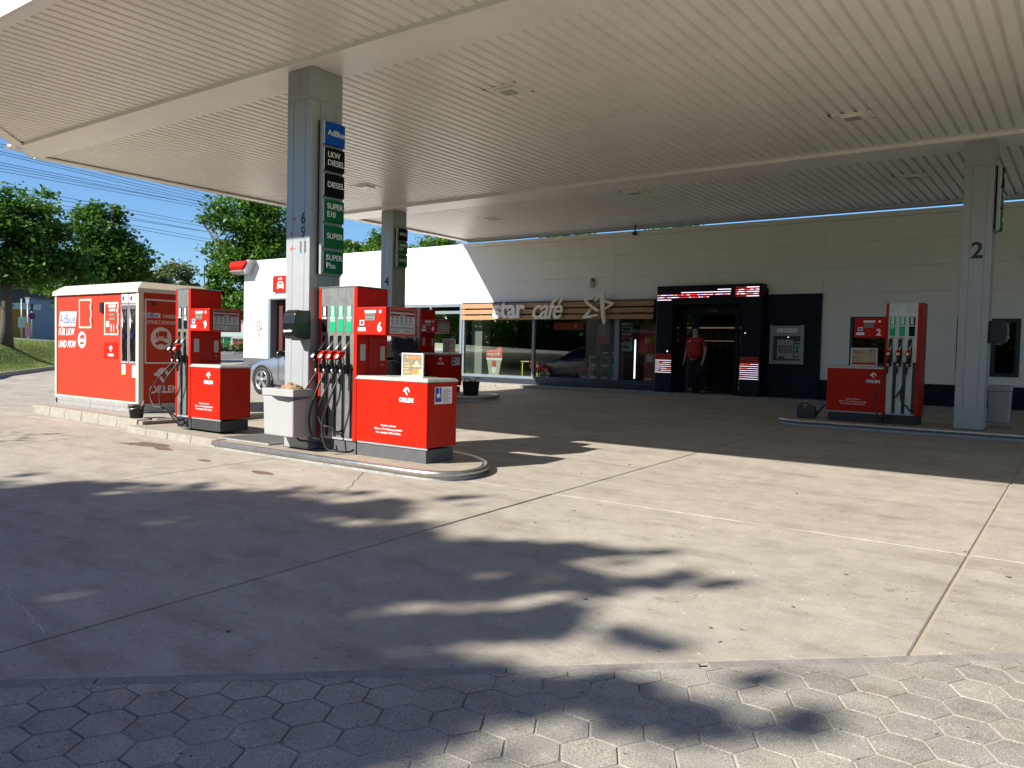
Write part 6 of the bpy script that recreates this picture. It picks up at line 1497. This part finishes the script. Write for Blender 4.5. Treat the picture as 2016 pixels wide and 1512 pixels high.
def pole(name, label, cat, px, pyb, pyt, D, r, m='lamp_post', group=None):
    a = at(px, pyb, D); zt = at(px, pyt, D).z; rz = math.atan2(a.y, a.x)-PI/2+PI     # local -y looks at the camera
    t = thing(name, label, cat, (a.x, a.y, a.z-.1), math.atan2(a.y, a.x)-PI/2, group)
    MB().tube([(0, 0, 0), (0, 0, zt-a.z+.1)], r, 10).build('post', m, t); return t, zt-a.z+.1
t, h = pole('poster_post', 'post with a mint and white poster before the mustard wall', 'post', 43, 661, 588, 58, .05, 'fence_metal'); B(-.2, .2, -.09, -.055, .6, 1.25).build('poster_board', 'poster_mint', t)
t, h = pole('post', 'plain grey post at the joint of the two walls', 'post', 55, 661, 597, 59, .05, 'fence_metal')
t, h = pole('traffic_sign', 'round purple sign on a thin post before the blue grey wall', 'sign', 63, 661, 607, 57, .025, 'fence_metal')
mb = MB(); disc(mb, 0, 1.3, .2, -.03, -.05, sx=.9).build('round_sign', 'sign_purple', t); B(-.16, .16, -.03, -.02, 1.66, 1.72).box(-.16, .16, -.03, -.02, 1.9, 1.96).build('bracket', 'fence_metal', t); B(-.05, .05, -.06, -.03, 1.6, 2.05).build('lantern', 'black_plastic', t)
t = thing('advert_board', 'pink and yellow advert board leaning by the grey post', 'board', tuple(at(55, 661, 57.5)), math.atan2(at(55, 661, 57).y, at(55, 661, 57).x)-PI/2); t.location.z -= .05; MB().box(-.16, .16, -.02, .02, 0, .82, rot=(R(-6), 0, 0)).build('board', 'poster_pink', t); B(-.17, .17, -.07, -.055, .65, .8).build('yellow_head', 'sticker_yellow', t)
# street lamps
t, h = pole('street_lamp', 'dark street lamp with a flat head left of the tall tree', 'street lamp', 401, 680, 524, 70, .06); B(.0, .9, -.1, .1, h-.06, h+.04).box(.35, .95, -.17, .17, h-.1, h+.06).build('lamp_head', 'lamp_post', t)
t, h = pole('street_lamp', 'pale slanted street lamp head peeping over the red cabinet', 'street lamp', 328, 680, 566, 60, .05, 'fence_metal')
MB().tube([(0, 0, h), (.5, 0, h+.3)], .03, 6).build('arm', 'fence_metal', t); MB().ell((.75, 0, h+.42), (.25, .1, .06), 10, 6, (0, R(-25), 0)).build('lamp_head', 'lamp_head', t)
# things seen in the gap right of pump 9
for (px0, px1, pyb, pyt, m, nm, lb) in ((437, 450, 678, 668, 'skip_green', 'skip', 'green skip glimpsed in the gap right of pump 9'), (463, 478, 681, 671, 'skip_orange', 'skip', 'orange skip glimpsed left of the wash building')):
    a = at((px0+px1)/2, pyb, 66); w = (px1-px0)/1570*66; h = (pyb-pyt)/1570*66*1.15
    t = thing(nm, lb, 'skip', (a.x, a.y, a.z-.1), math.atan2(a.y, a.x)-PI/2, 'skips behind the forecourt'); MB().prism([(-w*.6, 0), (w*.6, 0), (w*.8, h+.15), (-w*.8, h+.15)], 'y', 0, 1.5).build('tub', m, t); B(-w*.85, w*.85, -.04, 1.54, h+.151, h+.2).build('rim', 'fence_metal', t)
a = at(455, 683, 62); hd = thing('hedge', 'low green hedge in the gap right of pump 9', 'hedge', (a.x, a.y, a.z-.3), math.atan2(a.y, a.x)-PI/2)
leaves('foliage', [(-3, 0, .3, 3, .5, .45), (0, 0, .25, 2, .5, .4), (2.5, 0, .3, 2, .5, .5)], 6000, .07, 'leaf_green', hd); MB().tube([(-5, 0, .05), (5, 0, .05)], .03, 5).build('stem', 'bark', hd)
a = at(455, 684, 60); fn = thing('fence', 'thin metal fence in front of the hedge in the gap', 'fence', (a.x, a.y, a.z-.2), math.atan2(a.y, a.x)-PI/2)
for k in range(14): MB().tube([(-3+k*.5, 0, 0), (-3+k*.5, 0, 1.0)], .015, 5).build('picket', 'fence_metal', fn)
MB().tube([(-3.1, 0, .95), (3.6, 0, .95)], .015, 5).build('rail', 'fence_metal', fn)

# high voltage lines
def wire(pa, pb, Da, Db, label):
    A, C_ = at(*pa, Da), at(*pb, Db); A2 = A-(C_-A)*.6; C2 = C_+(C_-A)*.7
    pts = []
    for k in range(41):
        t = k/40; p = A2+(C2-A2)*t; p.z -= 0; pts.append(p)
    o = MB().tube(pts, .019, 5).build('power_line', 'wire'); tag(o, label, 'power line', 'power lines across the blue sky')
    return o
ys = [((0, 283), (430, 389)), ((0, 289), (430, 395)), ((0, 298), (430, 400)), ((0, 303), (430, 405)), ((0, 320), (430, 404.5)), ((0, 325), (430, 410)), ((0, 331), (430, 409)), ((0, 337), (430, 414)),
      ((0, 364), (370, 435)), ((60, 383), (372, 441)), ((60, 393), (390, 453)), ((100, 408), (400, 455)), ((120, 418), (430, 474)), ((120, 424), (430, 480))]
nm = ('topmost', 'second', 'third', 'fourth', 'fifth', 'sixth', 'seventh', 'eighth', 'ninth', 'tenth', 'eleventh', 'twelfth', 'thirteenth', 'lowest')
for i, (p, q) in enumerate(ys): wire(p, q, 62, 84, nm[i]+' of the power lines across the sky counted from above')

# ------------------------------------------------------------------ grass blades on the visible lawn
k = 26000
px = rng.uniform(-40, 112, k); D = rng.uniform(31, 52, k); co = []; 
for a_, d_ in zip(px, D):
    r = ray(float(a_), 690.); n_ = math.hypot(r.x, r.y); x, y = r.x/n_*d_, r.y/n_*d_
    if lawnf(x, y) < .1: continue
    h = random.uniform(.03, .08); w = random.uniform(.006, .012); an = random.uniform(0, 6.28); lx, ly = random.gauss(0, .02), random.gauss(0, .02); z = Z(x, y)
    co += [(x-w*math.cos(an), y-w*math.sin(an), z-.01), (x+w*math.cos(an), y+w*math.sin(an), z-.01), (x+lx, y+ly, z+h)]
me = bpy.data.meshes.new('grass'); n_ = len(co)//3; me.from_pydata(co, [], [(3*i, 3*i+1, 3*i+2) for i in range(n_)]); me.materials.append(MATS['grass_blade'])
o = bpy.data.objects.new('grass', me); COL.objects.link(o); o['kind'] = 'stuff'; o['label'] = 'short grass growing on the far lawn'
